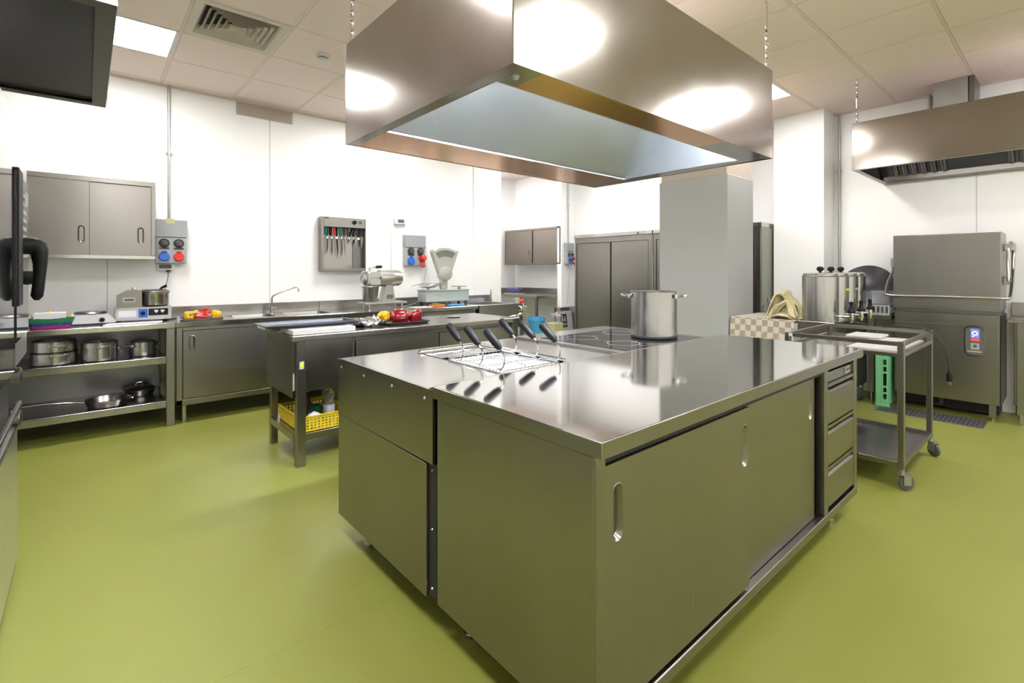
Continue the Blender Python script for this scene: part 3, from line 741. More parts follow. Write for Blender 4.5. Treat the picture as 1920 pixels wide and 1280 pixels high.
MB().cyl((1.487, 5.60, BZ), (1.487, 5.60, BZ+.07), .017, .015, 16).build('tap_body', 'chrome', tp)
b = MB(); b.tube([(1.487, 5.60, BZ+.06), (1.487, 5.60, BZ+.155), (1.495, 5.595, BZ+.18), (1.60, 5.56, BZ+.232), (1.69, 5.53, BZ+.268), (1.715, 5.52, BZ+.272), (1.73, 5.515, BZ+.262), (1.733, 5.515, BZ+.235)], .0095, 10); b.build('spout', 'chrome', tp)
MB().cyl((1.733, 5.515, BZ+.222), (1.733, 5.515, BZ+.242), .012, n=14).build('aerator', 'chrome', tp)
b = MB(); b.cyl((1.487, 5.60, BZ+.05), (1.53, 5.585, BZ+.055), .008, n=10); b.build('lever', 'chrome', tp)
# third bench
t = thing('work_bench', 'stainless steel work bench on the back wall carrying the grinder and the scale', 'bench', (2.95, 5.4, 0))
bench_top(t, 2.038, 3.82)
MB().box(2.04, 3.81, 5.12, 5.74, .15, .83, .003).build('cabinet', 'steel_dark', t)
MB().box(2.06, 3.01, 5.10, 5.118, .17, .825, .002).build('front_panel', 'steel', t)
MB().box(3.03, 3.80, 5.10, 5.118, .17, .825, .002).build('front_panel', 'steel', t)
for x in (2.1, 3.74):
    for y in (5.16, 5.68): leg(t, x, y, .15, .021)
# end sink
t = thing('corner_sink', 'deep stainless steel sink unit at the alcove end of the back wall', 'sink', (4.3, 5.35, 0))
b = MB(); b.plate(rect(3.84, 4.54, 5.065, 5.75), [rrect(3.95, 4.45, 5.18, 5.6, .05)], (0, 0, .872), (1, 0, 0), (0, 1, 0), (0, 0, -.003)); b.build('worktop', 'aluminium', t)
b = MB(); b.box(3.84, 4.54, 5.065, 5.08, .62, .873, .003); b.box(4.525, 4.54, 5.08, 5.75, .60, .873, .003); b.build('apron', 'aluminium', t)
b = MB(); b.box(3.95, 4.45, 5.18, 5.6, .64, .65); 
for a in ((3.945, 3.95, 5.18, 5.6), (4.45, 4.455, 5.18, 5.6), (3.95, 4.45, 5.175, 5.18), (3.95, 4.45, 5.6, 5.605)): b.box(*a, .64, .87)
b.build('bowl', 'aluminium', t)
MB().box(3.84, 4.54, 5.735, 5.755, .85, .97, .002).build('splashback', 'aluminium', t)
for x in (3.86, 4.48):
    for y in (5.10, 5.70): MB().box(x, x+.04, y-.02, y+.02, 0, .80, .003).build('leg', 'steel', t)
tp = thing('sink_tap', 'small curved chrome tap over the sink near the alcove', 'tap', (4.50, 5.66, .872))
b = MB(); b.tube([(4.50, 5.66, .872), (4.50, 5.66, 1.0), (4.49, 5.65, 1.03), (4.47, 5.62, 1.05), (4.44, 5.58, 1.05), (4.42, 5.56, 1.03)], .011, 10); b.build('spout', 'chrome', tp)
MB().cyl((4.50, 5.66, .872), (4.50, 5.66, .90), .02, n=16).build('tap_base', 'chrome', tp)

# wall cupboards
def cupboard_x(t, x0, x1, y0, y1, z0, z1, split, grips):
    MB().box(x0, x1, y0, y1, z1-.04, z1, .002).build('top_panel', 'steel', t)
    MB().box(x0, x1, y0, y1, z0, z0+.03, .002).build('base_panel', 'steel_edge', t)
    MB().box(x1-.03, x1, y0, y1, z0+.03, z1-.04, .002).build('side_panel', 'steel', t)
    MB().box(x0, x0+.02, y0, y1, z0+.03, z1-.04, .002).build('side_panel', 'steel', t)
    MB().box(x0+.02, x1-.03, y1-.01, y1, z0+.03, z1-.04).build('back_panel', 'steel_dark', t)
t = thing('wall_cupboard', 'stainless steel wall cupboard with two sliding doors on the back wall at left', 'cupboard', (-.1, 5.6, 1.425))
cupboard_x(t, -1.0, .47, 5.42, 5.775, 1.425, 2.112, 0, 0)
grip_door(t, 'sliding_door', (0, 5.445, 0), (1, 0, 0), -.02, .44, 1.457, 2.07, [(.366, 1.635)], .010, m='steel', gh=.14)
grip_door(t, 'sliding_door', (0, 5.426, 0), (1, 0, 0), -.98, .019, 1.457, 2.07, [(-.03, 1.63)], .010, m='steel', gh=.14)
MB().box(.0195, .0225, 5.428, 5.4445, 1.458, 2.069).build('door_gap', 'gap_dark', t)
t = thing('wall_cupboard', 'brown-tinted steel wall cupboard in the alcove above the small steel table', 'cupboard', (6.3, 6.5, 1.445))
cx0 = 6.135
MB().box(cx0, 6.505, 5.80, 7.28, 1.44, 1.47, .002).build('base_panel', 'steel_warm', t)
MB().box(cx0, 6.505, 5.80, 7.28, 2.06, 2.093, .002).build('top_panel', 'steel_warm', t)
MB().box(cx0, 6.505, 5.80, 5.83, 1.47, 2.06, .002).build('side_panel', 'steel_edge', t)
MB().box(cx0, 6.505, 7.255, 7.28, 1.47, 2.06, .002).build('side_panel', 'steel_warm', t)
MB().box(6.49, 6.505, 5.83, 7.255, 1.47, 2.06).build('back_panel', 'steel_dark', t)
grip_door(t, 'sliding_door', (cx0+.004, 0, 0), (0, -1, 0), -7.25, -6.52, 1.473, 2.057, [(-6.60, 1.64)], .010, m='steel_warm', gh=.13)
grip_door(t, 'sliding_door', (cx0+.020, 0, 0), (0, -1, 0), -6.56, -5.835, 1.473, 2.057, [(-5.90, 1.64)], .010, m='steel_warm', gh=.13)
# small alcove table
t = thing('alcove_table', 'small stainless steel table in the alcove beneath the brown-tinted cupboard', 'table', (5.9, 6.4, 0))
MB().box(5.66, 6.50, 5.90, 7.2, .865, .905, .003).build('tabletop', 'steel_bench', t)
MB().box(6.48, 6.505, 5.90, 7.2, .905, 1.0, .002).build('upstand', 'steel_bench', t)
MB().box(5.66, 6.48, 7.18, 7.2, .905, 1.0, .002).build('upstand', 'steel_bench', t)
for x, y in ((5.68, 5.92), (6.43, 5.92), (5.68, 7.14), (6.43, 7.14)): MB().box(x, x+.04, y, y+.04, 0, .865, .003).build('leg', 'steel', t)
t = MB(); n = 40; prof = []
for i, (r_, h_) in enumerate([(0, 0), (.06, 0), (.075, .02), (.12, .06), (.145, .09), (.14, .09), (.115, .065), (.07, .028), (0, .015)]): prof.append((r_, h_))
t.lathe((5.80, 6.62, .927), prof, 48)
for v in t.bm.verts:
    r_ = math.hypot(v.co.x-5.80, v.co.y-6.62)
    if r_ > .13: v.co.z += .010*math.cos(8*math.atan2(v.co.y-6.62, v.co.x-5.80))
tag(t.build('bowl', 'violet_plastic'), 'violet-blue scalloped bowl on the alcove table', 'bowl')
b = MB(); b.box(5.70, 5.92, 6.48, 6.80, .905, .926, .006, 2); tag(b.build('folded_cloth', 'fabric_towel'), 'pale folded cloth under the violet bowl', 'cloth')

# ================================================================== SOCKET BOXES
def socket_box(x0, x1, z0, z1, lab, y=5.78, dep=.085, blue='flat', red='flat'):
    t = thing('socket_box', lab, 'socket box', ((x0+x1)/2, y, z0)); w = x1-x0; yf = y-dep; h = z1-z0
    zm = z0+h*.60
    MB().box(x0, x1, yf, y-.001, zm, z1, .004).build('junction_cover', 'grey_plastic', t)
    MB().box(x0+.004, x1-.004, yf+.008, y-.001, z0, zm, .004).build('housing', 'light_grey_plastic', t)
    for k, (mm, mode) in enumerate((('blue_plastic', blue), ('red_plastic', red))):
        cx = x0+w*(.27+.46*k); zs = z0+h*.44
        s = MB(); s.box(cx-w*.19, cx+w*.19, yf+.002, yf+.009, zs-h*.12, zs+h*.13, .003); sw = s.build('switch_plate', 'light_grey_plastic', t)
        s = MB(); s.lathe((cx, yf+.002, zs+.01), [(0, .006), (w*.15, .006), (w*.17, 0)], 24, axis=(0, -1, 0)); s.build('bezel', 'black_rubber', sw)
        s = MB(); s.lathe((cx, yf-.003, zs+.01), [(0, .016), (w*.10, .016), (w*.12, 0)], 20, axis=(0, -1, 0)); s.obox((cx, yf-.022, zs+.01), (w*.08, 0, -w*.08), (0, .006, 0), (w*.022, 0, w*.022)); s.build('rotary_knob', 'grey_rubber', sw)
        s = MB(); s.box(cx-w*.15, cx+w*.15, yf, yf+.002, zs-h*.105, zs-h*.075); s.build('switch_label', 'ink', sw)
        zc = z0+h*.15; s = MB(); s.box(cx-w*.19, cx+w*.19, yf+.002, yf+.009, z0+h*.02, zs-h*.13, .003); so = s.build('socket_plate', 'light_grey_plastic', t)
        if mode == 'flat':
            s = MB(); s.lathe((cx, yf+.002, zc), [(0, .02), (w*.15, .02), (w*.17, .012), (w*.17, 0)], 28, axis=(0, -.98, .2)); s.box(cx-.02, cx+.02, yf-.016, yf+.002, zc+w*.15, zc+w*.22, .003); s.build('socket_cap', mm, so)
        else:
            s = MB(); s.lathe((cx+w*.03, yf+.002, zc+.03), [(0, .07), (w*.13, .065), (w*.15, .02), (w*.15, 0)], 24, axis=(.25, -.95, .3)); s.lathe((cx+w*.05, yf-.02, zc-.035), [(0, .05), (w*.08, .045), (w*.10, 0)], 20, axis=(.1, -.5, -.85)); s.build('plug', mm, so)
    return t
t = socket_box(.492, .746, 1.392, 1.812, 'grey socket box with blue and red outlets next to the left wall cupboard')
MB().box(.575, .645, 5.6938, 5.695, 1.775, 1.822).build('sticker', 'label_yellow', t)
t = thing('timer_unit', 'small white wall unit with a black plug under the left socket box', 'wall unit', (.575, 5.78, 1.325))
MB().box(.505, .645, 5.73, 5.779, 1.328, 1.39, .004).build('case', 'white_plastic', t)
MB().box(.522, .622, 5.727, 5.731, 1.345, 1.382, .002).build('display', 'grey_rubber', t)
b = MB(); b.box(.577, .612, 5.70, 5.73, 1.308, 1.33, .003); b.tube([(.594, 5.715, 1.31), (.594, 5.715, 1.27), (.58, 5.72, 1.2), (.565, 5.725, 1.12), (.555, 5.73, 1.0), (.55, 5.74, .95)], .003, 6); b.build('plug_cord', 'black_rubber', t)
t = socket_box(3.119, 3.425, 1.39, 1.79, 'grey socket box with a red plug in it above the bench scale', red='plug')
b = MB(); pth = [(3.385, 5.64, 1.40), (3.40, 5.66, 1.33), (3.39, 5.68, 1.2), (3.37, 5.69, 1.1), (3.34, 5.66, 1.03), (3.28, 5.6, .96), (3.18, 5.55, .91), (3.05, 5.52, .885), (2.95, 5.5, .881)]
pth = [V(p) for p in pth]; b.tube(pth, .0035, 6); b.build('cord', 'light_grey_plastic', t)
t = thing('wall_thermostat', 'tiny white wall display box to the right of the knife cabinet', 'thermostat', (3.07, 5.78, 1.92))
MB().box(2.99, 3.15, 5.735, 5.779, 1.922, 2.0, .004).build('case', 'white_plastic', t)
MB().box(3.035, 3.12, 5.732, 5.736, 1.945, 1.985, .002).build('display', 'grey_rubber', t)
t = socket_box(6.19, 6.37, 1.44, 1.80, 'farthest socket box with blue and red plugs between alcove and tall cabinets', blue='plug', red='plug')
b = MB(); b.tube([(6.24, 5.68, 1.44), (6.235, 5.70, 1.3), (6.225, 5.71, 1.0), (6.23, 5.74, .74)], .005, 6); b.build('cord', 'white_plastic', t)

# ================================================================== KNIFE CABINET
t = thing('knife_cabinet', 'steel wall cabinet with a clear door full of hanging knives', 'knife cabinet', (2.29, 5.72, 1.32))
kx0, kx1, ky0, kz0, kz1 = 2.035, 2.575, 5.68, 1.32, 1.95
MB().box(kx0, kx0+.03, ky0, 5.779, kz0, kz1, .003).build('side_panel', 'steel', t)
MB().box(kx1-.012, kx1, ky0, 5.779, kz0, kz1, .003).build('side_panel', 'steel', t)
MB().box(kx0+.03, kx1-.012, ky0, 5.779, kz0, kz0+.03, .003).build('base_panel', 'steel', t)
MB().box(kx0+.03, kx1-.012, ky0, 5.779, kz1-.115, kz1, .003).build('control_fascia', 'steel', t)
MB().box(kx0+.03, kx1-.012, 5.765, 5.779, kz0+.03, kz1-.115).build('back_panel', 'steel_bench', t)
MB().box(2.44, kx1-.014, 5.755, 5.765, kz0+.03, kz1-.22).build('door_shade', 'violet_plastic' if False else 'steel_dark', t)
b = MB(); b.box(kx0+.035, kx1-.015, 5.728, 5.734, 1.70, 1.725); 
b.build('knife_rail', 'chrome', t)
b = MB(); b.lathe((2.43, ky0, 1.90), [(0, .02), (.022, .02), (.026, 0)], 24, axis=(0, -1, 0)); b.build('timer_dial', 'black_plastic', t)
MB().box(2.485, 2.52, ky0-.004, ky0, 1.885, 1.922, .002).build('switch', 'green_plastic', t)
MB().box(2.075, 2.12, ky0-.001, ky0, 1.93, 1.942).build('badge', 'ink', t)
kn = [(2.10, 'green_plastic', .24, 'green-handled knife at the left end of the rail', -.03), (2.15, 'black_plastic', .22, 'black-handled knife between the green and red handled knives', .0),
      (2.20, 'red_plastic', .25, 'red-handled knife in the wall cabinet', .05), (2.265, 'green_plastic', .27, 'thick green-handled knife to the right of the red-handled one', .06),
      (2.315, 'black_rubber', .24, 'thin dark-handled knife right of the thick green one', .07), (2.36, 'black_rubber', .06, 'short dark sharpening steel in the middle of the rail', .0),
      (2.42, 'black_plastic', .10, 'black-handled knife tilted to the right in the cabinet', -.28), (2.47, 'black_rubber', .12, 'small dark knife near the right end of the rail', -.12), (2.535, 'black_rubber', .14, 'dark knife at the extreme right end of the rail', 0.0)]
for x, mm, L, lab, tl in kn:
    r = thing('knife', lab, 'knife', (0, 0, 0), 'knives hanging in the wall cabinet')
    b = MB(); b.tube([(0, 0, .0), (0, 0, .03), (0, 0, .08), (0, 0, .105), (0, 0, .115)], [.011, .016, .0155, .0165, .011], 10); b.build('handle', mm, r)
    b = MB(); b.prism([(-.012, -.001, 0), (.013, -.001, 0), (.013, -.001, -L*.6), (-.004, -.001, -L), (-.010, -.001, -L*.5)], (0, .0025, 0)); b.build('blade', 'steel_dark' if L > .2 else 'steel', r)
    r.location = (x, 5.716, 1.735); r.rotation_euler = (0, -tl, 0)

# ================================================================== BENCH EQUIPMENT
# grinder / grater
t = thing('cheese_grater', 'chrome and aluminium electric grater with motor and collecting bucket on the bench', 'grater', (2.68, 5.38, BZ))
gz = BZ
b = MB(); b.box(2.46, 2.99, 5.27, 5.49, gz+.06, gz+.085, .008, 2); b.build('base_plate', 'aluminium', t)
for x, y in ((2.52, 5.29), (2.52, 5.46), (2.93, 5.29), (2.93, 5.46)): MB().cyl((x, y, gz), (x, y, gz+.06), .014, .012, 14).build('foot', 'chrome', t)
b = MB(); b.lathe((2.565, 5.37, gz+.09), [(0, 0), (.078, 0), (.098, .17), (.104, .175), (.10, .178), (.093, .17), (.075, .01), (0, .008)], 36); b.build('bucket', 'steel_pot', t)
b = MB(); b.box(2.50, 2.66, 5.29, 5.45, gz+.275, gz+.44, .025, 3); b.build('grating_head', 'aluminium', t)
b = MB(); b.box(2.535, 2.655, 5.286, 5.29, gz+.37, gz+.435, .002); b.box(2.535, 2.655, 5.286, 5.29, gz+.285, gz+.35, .002); b.build('head_panel', 'cream_enamel', t)
b = MB(); b.lathe((2.50, 5.37, gz+.35), [(0, 0), (.06, 0), (.062, .02), (.045, .035), (0, .04)], 28, axis=(-1, 0, 0)); b.build('end_cap', 'aluminium', t)
b = MB(); b.lathe((2.66, 5.37, gz+.36), [(0, 0), (.085, 0), (.095, .01), (.098, .12), (.098, .2), (.092, .215), (.092, .26), (.08, .285), (.04, .30), (0, .30)], 40, axis=(1, 0, 0)); b.build('motor', 'aluminium', t)
b = MB(); b.prism([(2.70, 5.31, gz+.085), (2.86, 5.31, gz+.085), (2.82, 5.31, gz+.28), (2.74, 5.31, gz+.28)], (0, .12, 0)); col = b.build('column', 'aluminium', t)
b = MB(); b.box(2.745, 2.82, 5.307, 5.31, gz+.12, gz+.165, .001); pl = b.build('maker_plate', 'ink', col)
b = MB()
for k in range(4): b.box(2.752+k*.016, 2.762+k*.016, 5.3062, 5.307, gz+.145, gz+.155)
b.box(2.752, 2.812, 5.3062, 5.307, gz+.128, gz+.134); b.build('plate_marks', 'label_grey', pl) if False else b.build('plate_marks', 'label_grey', t)
b = MB(); b.tube([(2.56, 5.37, gz+.44), (2.56, 5.37, gz+.475), (2.60, 5.37, gz+.492), (2.64, 5.37, gz+.485)], [.012, .012, .010, .009], 12); b.build('lever', 'chrome', t)
b = MB(); b.tube([(2.63, 5.37, gz+.488), (2.65, 5.37, gz+.492), (2.70, 5.37, gz+.495), (2.715, 5.37, gz+.494)], [.010, .017, .017, .006], 12); b.build('lever_grip', 'black_plastic', t)
t.location.x -= .08
# scale
t = thing('bench_scale', 'old pale enamelled bench scale with fan-shaped dial and round housing', 'scale', (3.60, 5.42, BZ))
sz = BZ+.05
MB().box(3.27, 3.93, 5.33, 5.55, sz, sz+.14, .012, 2).build('base', 'pale_enamel', t)
MB().box(3.265, 3.935, 5.325, 5.555, sz+.14, sz+.155, .003).build('base_lid', 'pale_enamel', t)
for x, y in ((3.31, 5.36), (3.89, 5.36), (3.31, 5.52), (3.89, 5.52)): MB().cyl((x, y, BZ), (x, y, sz), .016, n=12).build('foot', 'black_rubber', t)
b = MB(); b.box(3.54, 3.64, 5.40, 5.47, sz+.155, sz+.30, .02, 2); b.build('neck', 'cream_enamel', t)
def yprism(b, pts, y, d): return b.prism([(p[0], y, p[1]) for p in pts], (0, d, 0))
cxs, czs = 3.60, sz+.36
b = MB(); fan = [(cxs+.09*math.cos(a), czs+.09*math.sin(a)) for a in [math.radians(180+180*k/14) for k in range(15)]]
fan += [(cxs+.20, czs+.28), (cxs+.19, czs+.31)]+[(cxs+.335*math.sin(a), czs-.0+.335*math.cos(a)) for a in [math.radians(30-60*k/12) for k in range(13)]]+[(cxs-.19, czs+.31), (cxs-.20, czs+.28)]
fan = [(cxs+(p[0]-cxs)*1.0, czs+(p[1]-czs)*1.0) for p in fan]
yprism(b, fan, 5.40, .07); b.build('dial_housing', 'cream_enamel', t)
b = MB(); win = [(cxs+.305*math.sin(a), czs+.305*math.cos(a)) for a in [math.radians(30-60*k/12) for k in range(13)]]+[(cxs+.225*math.sin(a), czs+.225*math.cos(a)) for a in [math.radians(-26+52*k/12) for k in range(13)]]
yprism(b, win, 5.397, .004); dw_ = b.build('dial_window', 'dial_face', t)
b = MB()
for k in range(17):
    a = math.radians(-26+52*k/16); b.obox((cxs+.29*math.sin(a), 5.3965, czs+.29*math.cos(a)), V((math.sin(a), 0, math.cos(a)))*(.009 if k % 4 else .014), V((math.cos(a), 0, -math.sin(a)))*.001, (0, .0004, 0))
b.obox((cxs+.02, 5.396, czs+.265), (.004, 0, .035), (.001, 0, 0), (0, .0005, 0)); b.build('scale_marks', 'ink', t)
b = MB(); b.lathe((cxs, 5.40, czs), [(0, .035), (.075, .035), (.088, .028), (.092, 0)], 40, axis=(0, -1, 0)); b.build('round_cover', 'cream_enamel', t)
b = MB(); b.obox((cxs+.01, 5.364, czs), (.028, 0, .008), (0, .001, 0), (0, 0, .002)); b.build('emblem', 'grey_plastic', t)
b = MB(); b.lathe((3.36, 5.44, sz+.185), [(0, -.005), (.05, -.004), (.11, .005), (.13, .012), (.10, .012), (0, .004)], 36); b.cyl((3.36, 5.44, sz+.155), (3.36, 5.44, sz+.182), .02, n=14); b.build('weighing_plate', 'aluminium', t)
b = MB(); b.lathe((3.84, 5.44, sz+.185), [(0, 0), (.10, .002), (.11, .01), (.09, .008), (0, .006)], 36); b.cyl((3.84, 5.44, sz+.155), (3.84, 5.44, sz+.186), .02, n=14); b.build('weight_plate', 'aluminium', t)
t.location.x -= .06; SC_T = t
r = thing('steel_scoop', 'steel scoop lying on the left plate of the old bench scale', 'scoop', (3.34, 5.42, sz+.195))
b = MB(); n = 14; rows = []
for i in range(13):
    u = i/12; rad = .012+.052*math.sin(min(1, u*1.15+.05)*PI*.5)*(1-.0*u); 
    if u > .75: rad *= (1-((u-.75)/.25)**2*.9)
    rows.append([b.bm.verts.new((3.12+.33*u, 5.42+rad*math.cos(a), sz+.198+rad*.75*math.sin(a))) for a in [PI*k/n for k in range(n+1)]])
for i in range(12):
    for k in range(n): f_ = b.bm.faces.new((rows[i][k], rows[i+1][k], rows[i+1][k+1], rows[i][k+1])); f_.smooth = True
b.build('scoop_pan', 'aluminium', r)
MB().tube([(3.43, 5.42, sz+.215), (3.46, 5.42, sz+.222), (3.59, 5.42, sz+.222), (3.60, 5.42, sz+.22)], [.012, .02, .02, .012], 12).build('scoop_grip', 'aluminium', r)
r.location.x -= .06
# things under the scale / beside it
tag(MB().box(3.22, 3.42, 5.22, 5.30, BZ+.001, BZ+.022, .004).build('orange_box', 'orange_plastic'), 'small orange tray at the bench edge in front of the scale', 'tray')
b = MB(); b.tube([(3.24, 5.26, BZ+.03), (3.30, 5.27, BZ+.036), (3.38, 5.26, BZ+.03)], [.008, .014, .006], 10); tag(b.build('green_herb_bundle', 'stem_green', smooth=True), 'small green vegetable lying on the orange tray', 'vegetable')
tag(MB().box(3.50, 3.72, 5.22, 5.30, BZ+.001, BZ+.016, .004).build('blue_tray', 'sky_plastic'), 'flat light blue tray at the bench edge in front of the scale', 'tray')
tag(MB().box(2.92, 3.16, 5.10, 5.26, BZ+.001, BZ+.014, .003).build('cutting_board', 'white_board'), 'thin white cutting board between the grater and the scale', 'cutting board')
tag(MB().box(3.95, 4.35, 5.62, 5.72, .873, .93, .008, 2).build('storage_box', 'clear_plastic'), 'pale translucent plastic box on the sink unit behind the bowl', 'box')

# left bench: cutter (food processor)
t = thing('food_processor', 'tabletop bowl cutter with blue switch panel on the open shelf bench', 'food processor', (.38, 5.42, BZ))
cz = BZ+.022
b = MB(); b.prism([(.185, 5.30, cz), (.575, 5.30, cz), (.575, 5.30, cz+.11), (.20, 5.30, cz+.11), (.185, 5.30, cz+.09)], (0, .27, 0)); b.build('base', 'aluminium', t)
b = MB(); b.prism([(.20, 5.31, cz+.112), (.365, 5.31, cz+.112), (.365, 5.31, cz+.255), (.275, 5.31, cz+.255), (.20, 5.31, cz+.205)], (0, .24, 0)); b.build('motor_housing', 'steel', t)
b = MB(); b.box(.235, .32, 5.3085, 5.31, cz+.155, cz+.195, .001); q = b.build('maker_badge', 'label_grey', t)
MB().box(.245, .31, 5.3075, 5.3085, cz+.166, cz+.184).build('badge_text', 'grey_rubber', t)
MB().box(.205, .325, 5.298, 5.3, cz+.03, cz+.085, .001).build('info_label', 'paper', t)
b = MB(); b.box(.34, .405, 5.296, 5.3, cz+.02, cz+.095, .002); b.build('switch_plate', 'blue_plastic', t)
MB().lathe((.372, 5.296, cz+.057), [(0, .014), (.014, .014), (.018, 0)], 20, axis=(0, -1, 0)).build('rotary_switch', 'black_plastic', t)
b = MB(); b.box(.41, .55, 5.2975, 5.3, cz+.035, cz+.095, .002); b.build('control_strip', 'black_plastic', t)
b = MB()
for x in (.465, .51): b.prism([(x-.014, 5.297, cz+.082), (x+.014, 5.297, cz+.082), (x+.014, 5.297, cz+.07), (x, 5.297, cz+.055), (x-.014, 5.297, cz+.07)], (0, .0005, 0))
b.build('strip_symbols', 'white_plastic', t)
b = MB(); b.lathe((.47, 5.42, cz+.112), [(0, 0), (.085, 0), (.10, .01), (.103, .11), (.107, .118), (0, .12)], 40); b.build('bowl', 'steel_pot', t)
b = MB(); b.lathe((.47, 5.42, cz+.232), [(.108, 0), (.110, .006), (.09, .022), (.05, .028), (0, .03)], 40); b.box(.30, .42, 5.39, 5.45, cz+.254, cz+.262, .002); b.build('lid', 'steel', t)
MB().lathe((.318, 5.42, cz+.255), [(0, .022), (.018, .022), (.022, .0)], 20).build('lid_knob', 'aluminium', t)
MB().tube([(.50, 5.42, cz+.26), (.52, 5.41, cz+.275), (.55, 5.40, cz+.292)], [.006, .010, .013], 10).build('scraper_handle', 'black_plastic', t)
for x, y in ((.21, 5.32), (.55, 5.32), (.21, 5.54), (.55, 5.54)): MB().cyl((x, y, BZ), (x, y, cz), .013, n=12).build('foot', 'black_rubber', t)
b = MB(); b.tube([(.56, 5.5, BZ+.008), (.62, 5.42, BZ+.008), (.66, 5.36, BZ+.008), (.63, 5.30, BZ+.008), (.68, 5.28, BZ+.012), (.66, 5.34, BZ+.014)], .006, 6); b.box(.655, .70, 5.27, 5.30, BZ+.003, BZ+.03, .004); b.build('cord', 'black_rubber', t)
# hot plate / white scale
t = thing('waffle_iron', 'white countertop appliance with a dark round plate on the left bench', 'appliance', (.08, 5.42, BZ))
b = MB(); b.prism([(-.12, 5.30, BZ+.014), (.19, 5.30, BZ+.014), (.19, 5.30, BZ+.03), (.14, 5.30, BZ+.085), (-.10, 5.30, BZ+.085), (-.13, 5.30, BZ+.04)], (0, .24, 0)); b.build('body', 'white_plastic', t)
MB().box(-.12, .19, 5.30, 5.54, BZ, BZ+.014, .003).build('base', 'black_rubber', t)
b = MB(); b.lathe((.03, 5.42, BZ+.086), [(0, 0), (.105, 0), (.11, .008), (.10, .02), (0, .02)], 40); b.build('plate', 'steel_dark', t)
MB().lathe((.10, 5.30, BZ+.04), [(0, .016), (.015, .016), (.019, 0)], 20, axis=(0, -1, 0)).build('dial', 'black_plastic', t)
# basket + box + board
t = thing('raffia_basket', 'brightly coloured woven raffia basket at the bench front on the left', 'basket', (-.2, 5.17, BZ))
b = MB(); n = 36; rows = []
prof = [(.82, 0), (.88, .02), (.93, .045), (1.0, .07), (1.03, .082), (.98, .08), (.88, .045), (.8, .008)]
for s_, h_ in prof:
    rows.append([b.bm.verts.new((-.205+.135*s_*math.copysign(abs(math.cos(a))**.6, math.cos(a)), 5.18+.075*s_*math.copysign(abs(math.sin(a))**.6, math.sin(a)), BZ+.001+h_+.003*math.sin(9*a))) for a in [2*PI*k/n for k in range(n)]])
for i in range(len(rows)-1):
    for k in range(n): b.bm.faces.new((rows[i][k], rows[i][(k+1) % n], rows[i+1][(k+1) % n], rows[i+1][k]))
b.bm.faces.new(rows[0]); b.bm.faces.new(rows[-1]); b.build('woven_body', 'woven_raffia', t, smooth=True)
b = MB(); b.tube([(-.33, 5.18, BZ+.08), (-.345, 5.18, BZ+.105), (-.32, 5.18, BZ+.118), (-.30, 5.18, BZ+.08)], .005, 6); b.build('handle', 'yellow_plastic', t)
b = MB(); b.tube([(-.10, 5.18, BZ+.08), (-.085, 5.18, BZ+.115), (-.11, 5.18, BZ+.12), (-.13, 5.18, BZ+.09)], .004, 6); b.build('handle', 'yellow_plastic', t)
tag(MB().box(-.30, -.12, 5.14, 5.22, BZ+.02, BZ+.125, .002).build('paper_stack', 'paper'), 'white paper pack standing in the raffia basket', 'paper pack')
tag(MB().lathe((-.22, 5.34, BZ+.001), [(0, 0), (.02, .003), (.034, .03), (.036, .06), (.03, .095), (.018, .125), (0, .135)], 20).build('lemon', 'pepper_yellow', smooth=True), 'pale yellow fruit peeking out behind the white paper pack', 'fruit')
tag(MB().box(-.52, -.36, 5.12, 5.30, BZ+.001, BZ+.10, .003).build('wooden_box', 'cardboard'), 'brown grained box at the left end of the bench beside the oven', 'box')
b = MB(); b.prism([(.10, 5.10, BZ+.001), (.46, 5.10, BZ+.001), (.50, 5.20, BZ+.001), (.14, 5.20, BZ+.001)], (0, 0, .014)); tag(b.build('folded_napkin', 'paper'), 'white folded cloth lying in front of the food processor', 'cloth')
b = MB(); b.lathe((.602, 5.10, BZ+.001), [(0, 0), (.013, 0), (.014, .03), (.010, .036), (.011, .05), (0, .05)], 16); tag(b.build('small_jar', 'clear_plastic', smooth=True), 'tiny clear jar just left of the pepper tray on the sink bench', 'jar')

# pots and pans on the shelves
Z1 = .592
pot('saucepan_pot', 'upper pot of the two stacked at the left of the middle shelf', (-.19, 5.30, Z1+.094), .135, .085, .55, -PI/2+.2, group='steel pots on the middle shelf', hd=.03)
pot('saucepan_pot', 'lower pot of the two stacked at the left of the middle shelf', (-.19, 5.30, Z1), .142, .09, .75, -PI/2+.25, group='steel pots on the middle shelf', hd=.03)
pot('saucepan_pot', 'single wide pot in the centre of the middle shelf', (.085, 5.27, Z1), .118, .15, .75, -PI/2+.3, group='steel pots on the middle shelf', hd=.03)
p = pot('saucepan_pot', 'smaller pot at the right end of the middle shelf with a long handle', (.37, 5.32, Z1), .095, .12, .75, -PI/2-1.2, group='steel pots on the middle shelf', hd=.02)
MB().tube([(.285, 5.28, Z1+.09), (.235, 5.20, Z1+.10), (.20, 5.14, Z1+.10)], .006, 8).build('long_handle', 'chrome', p)
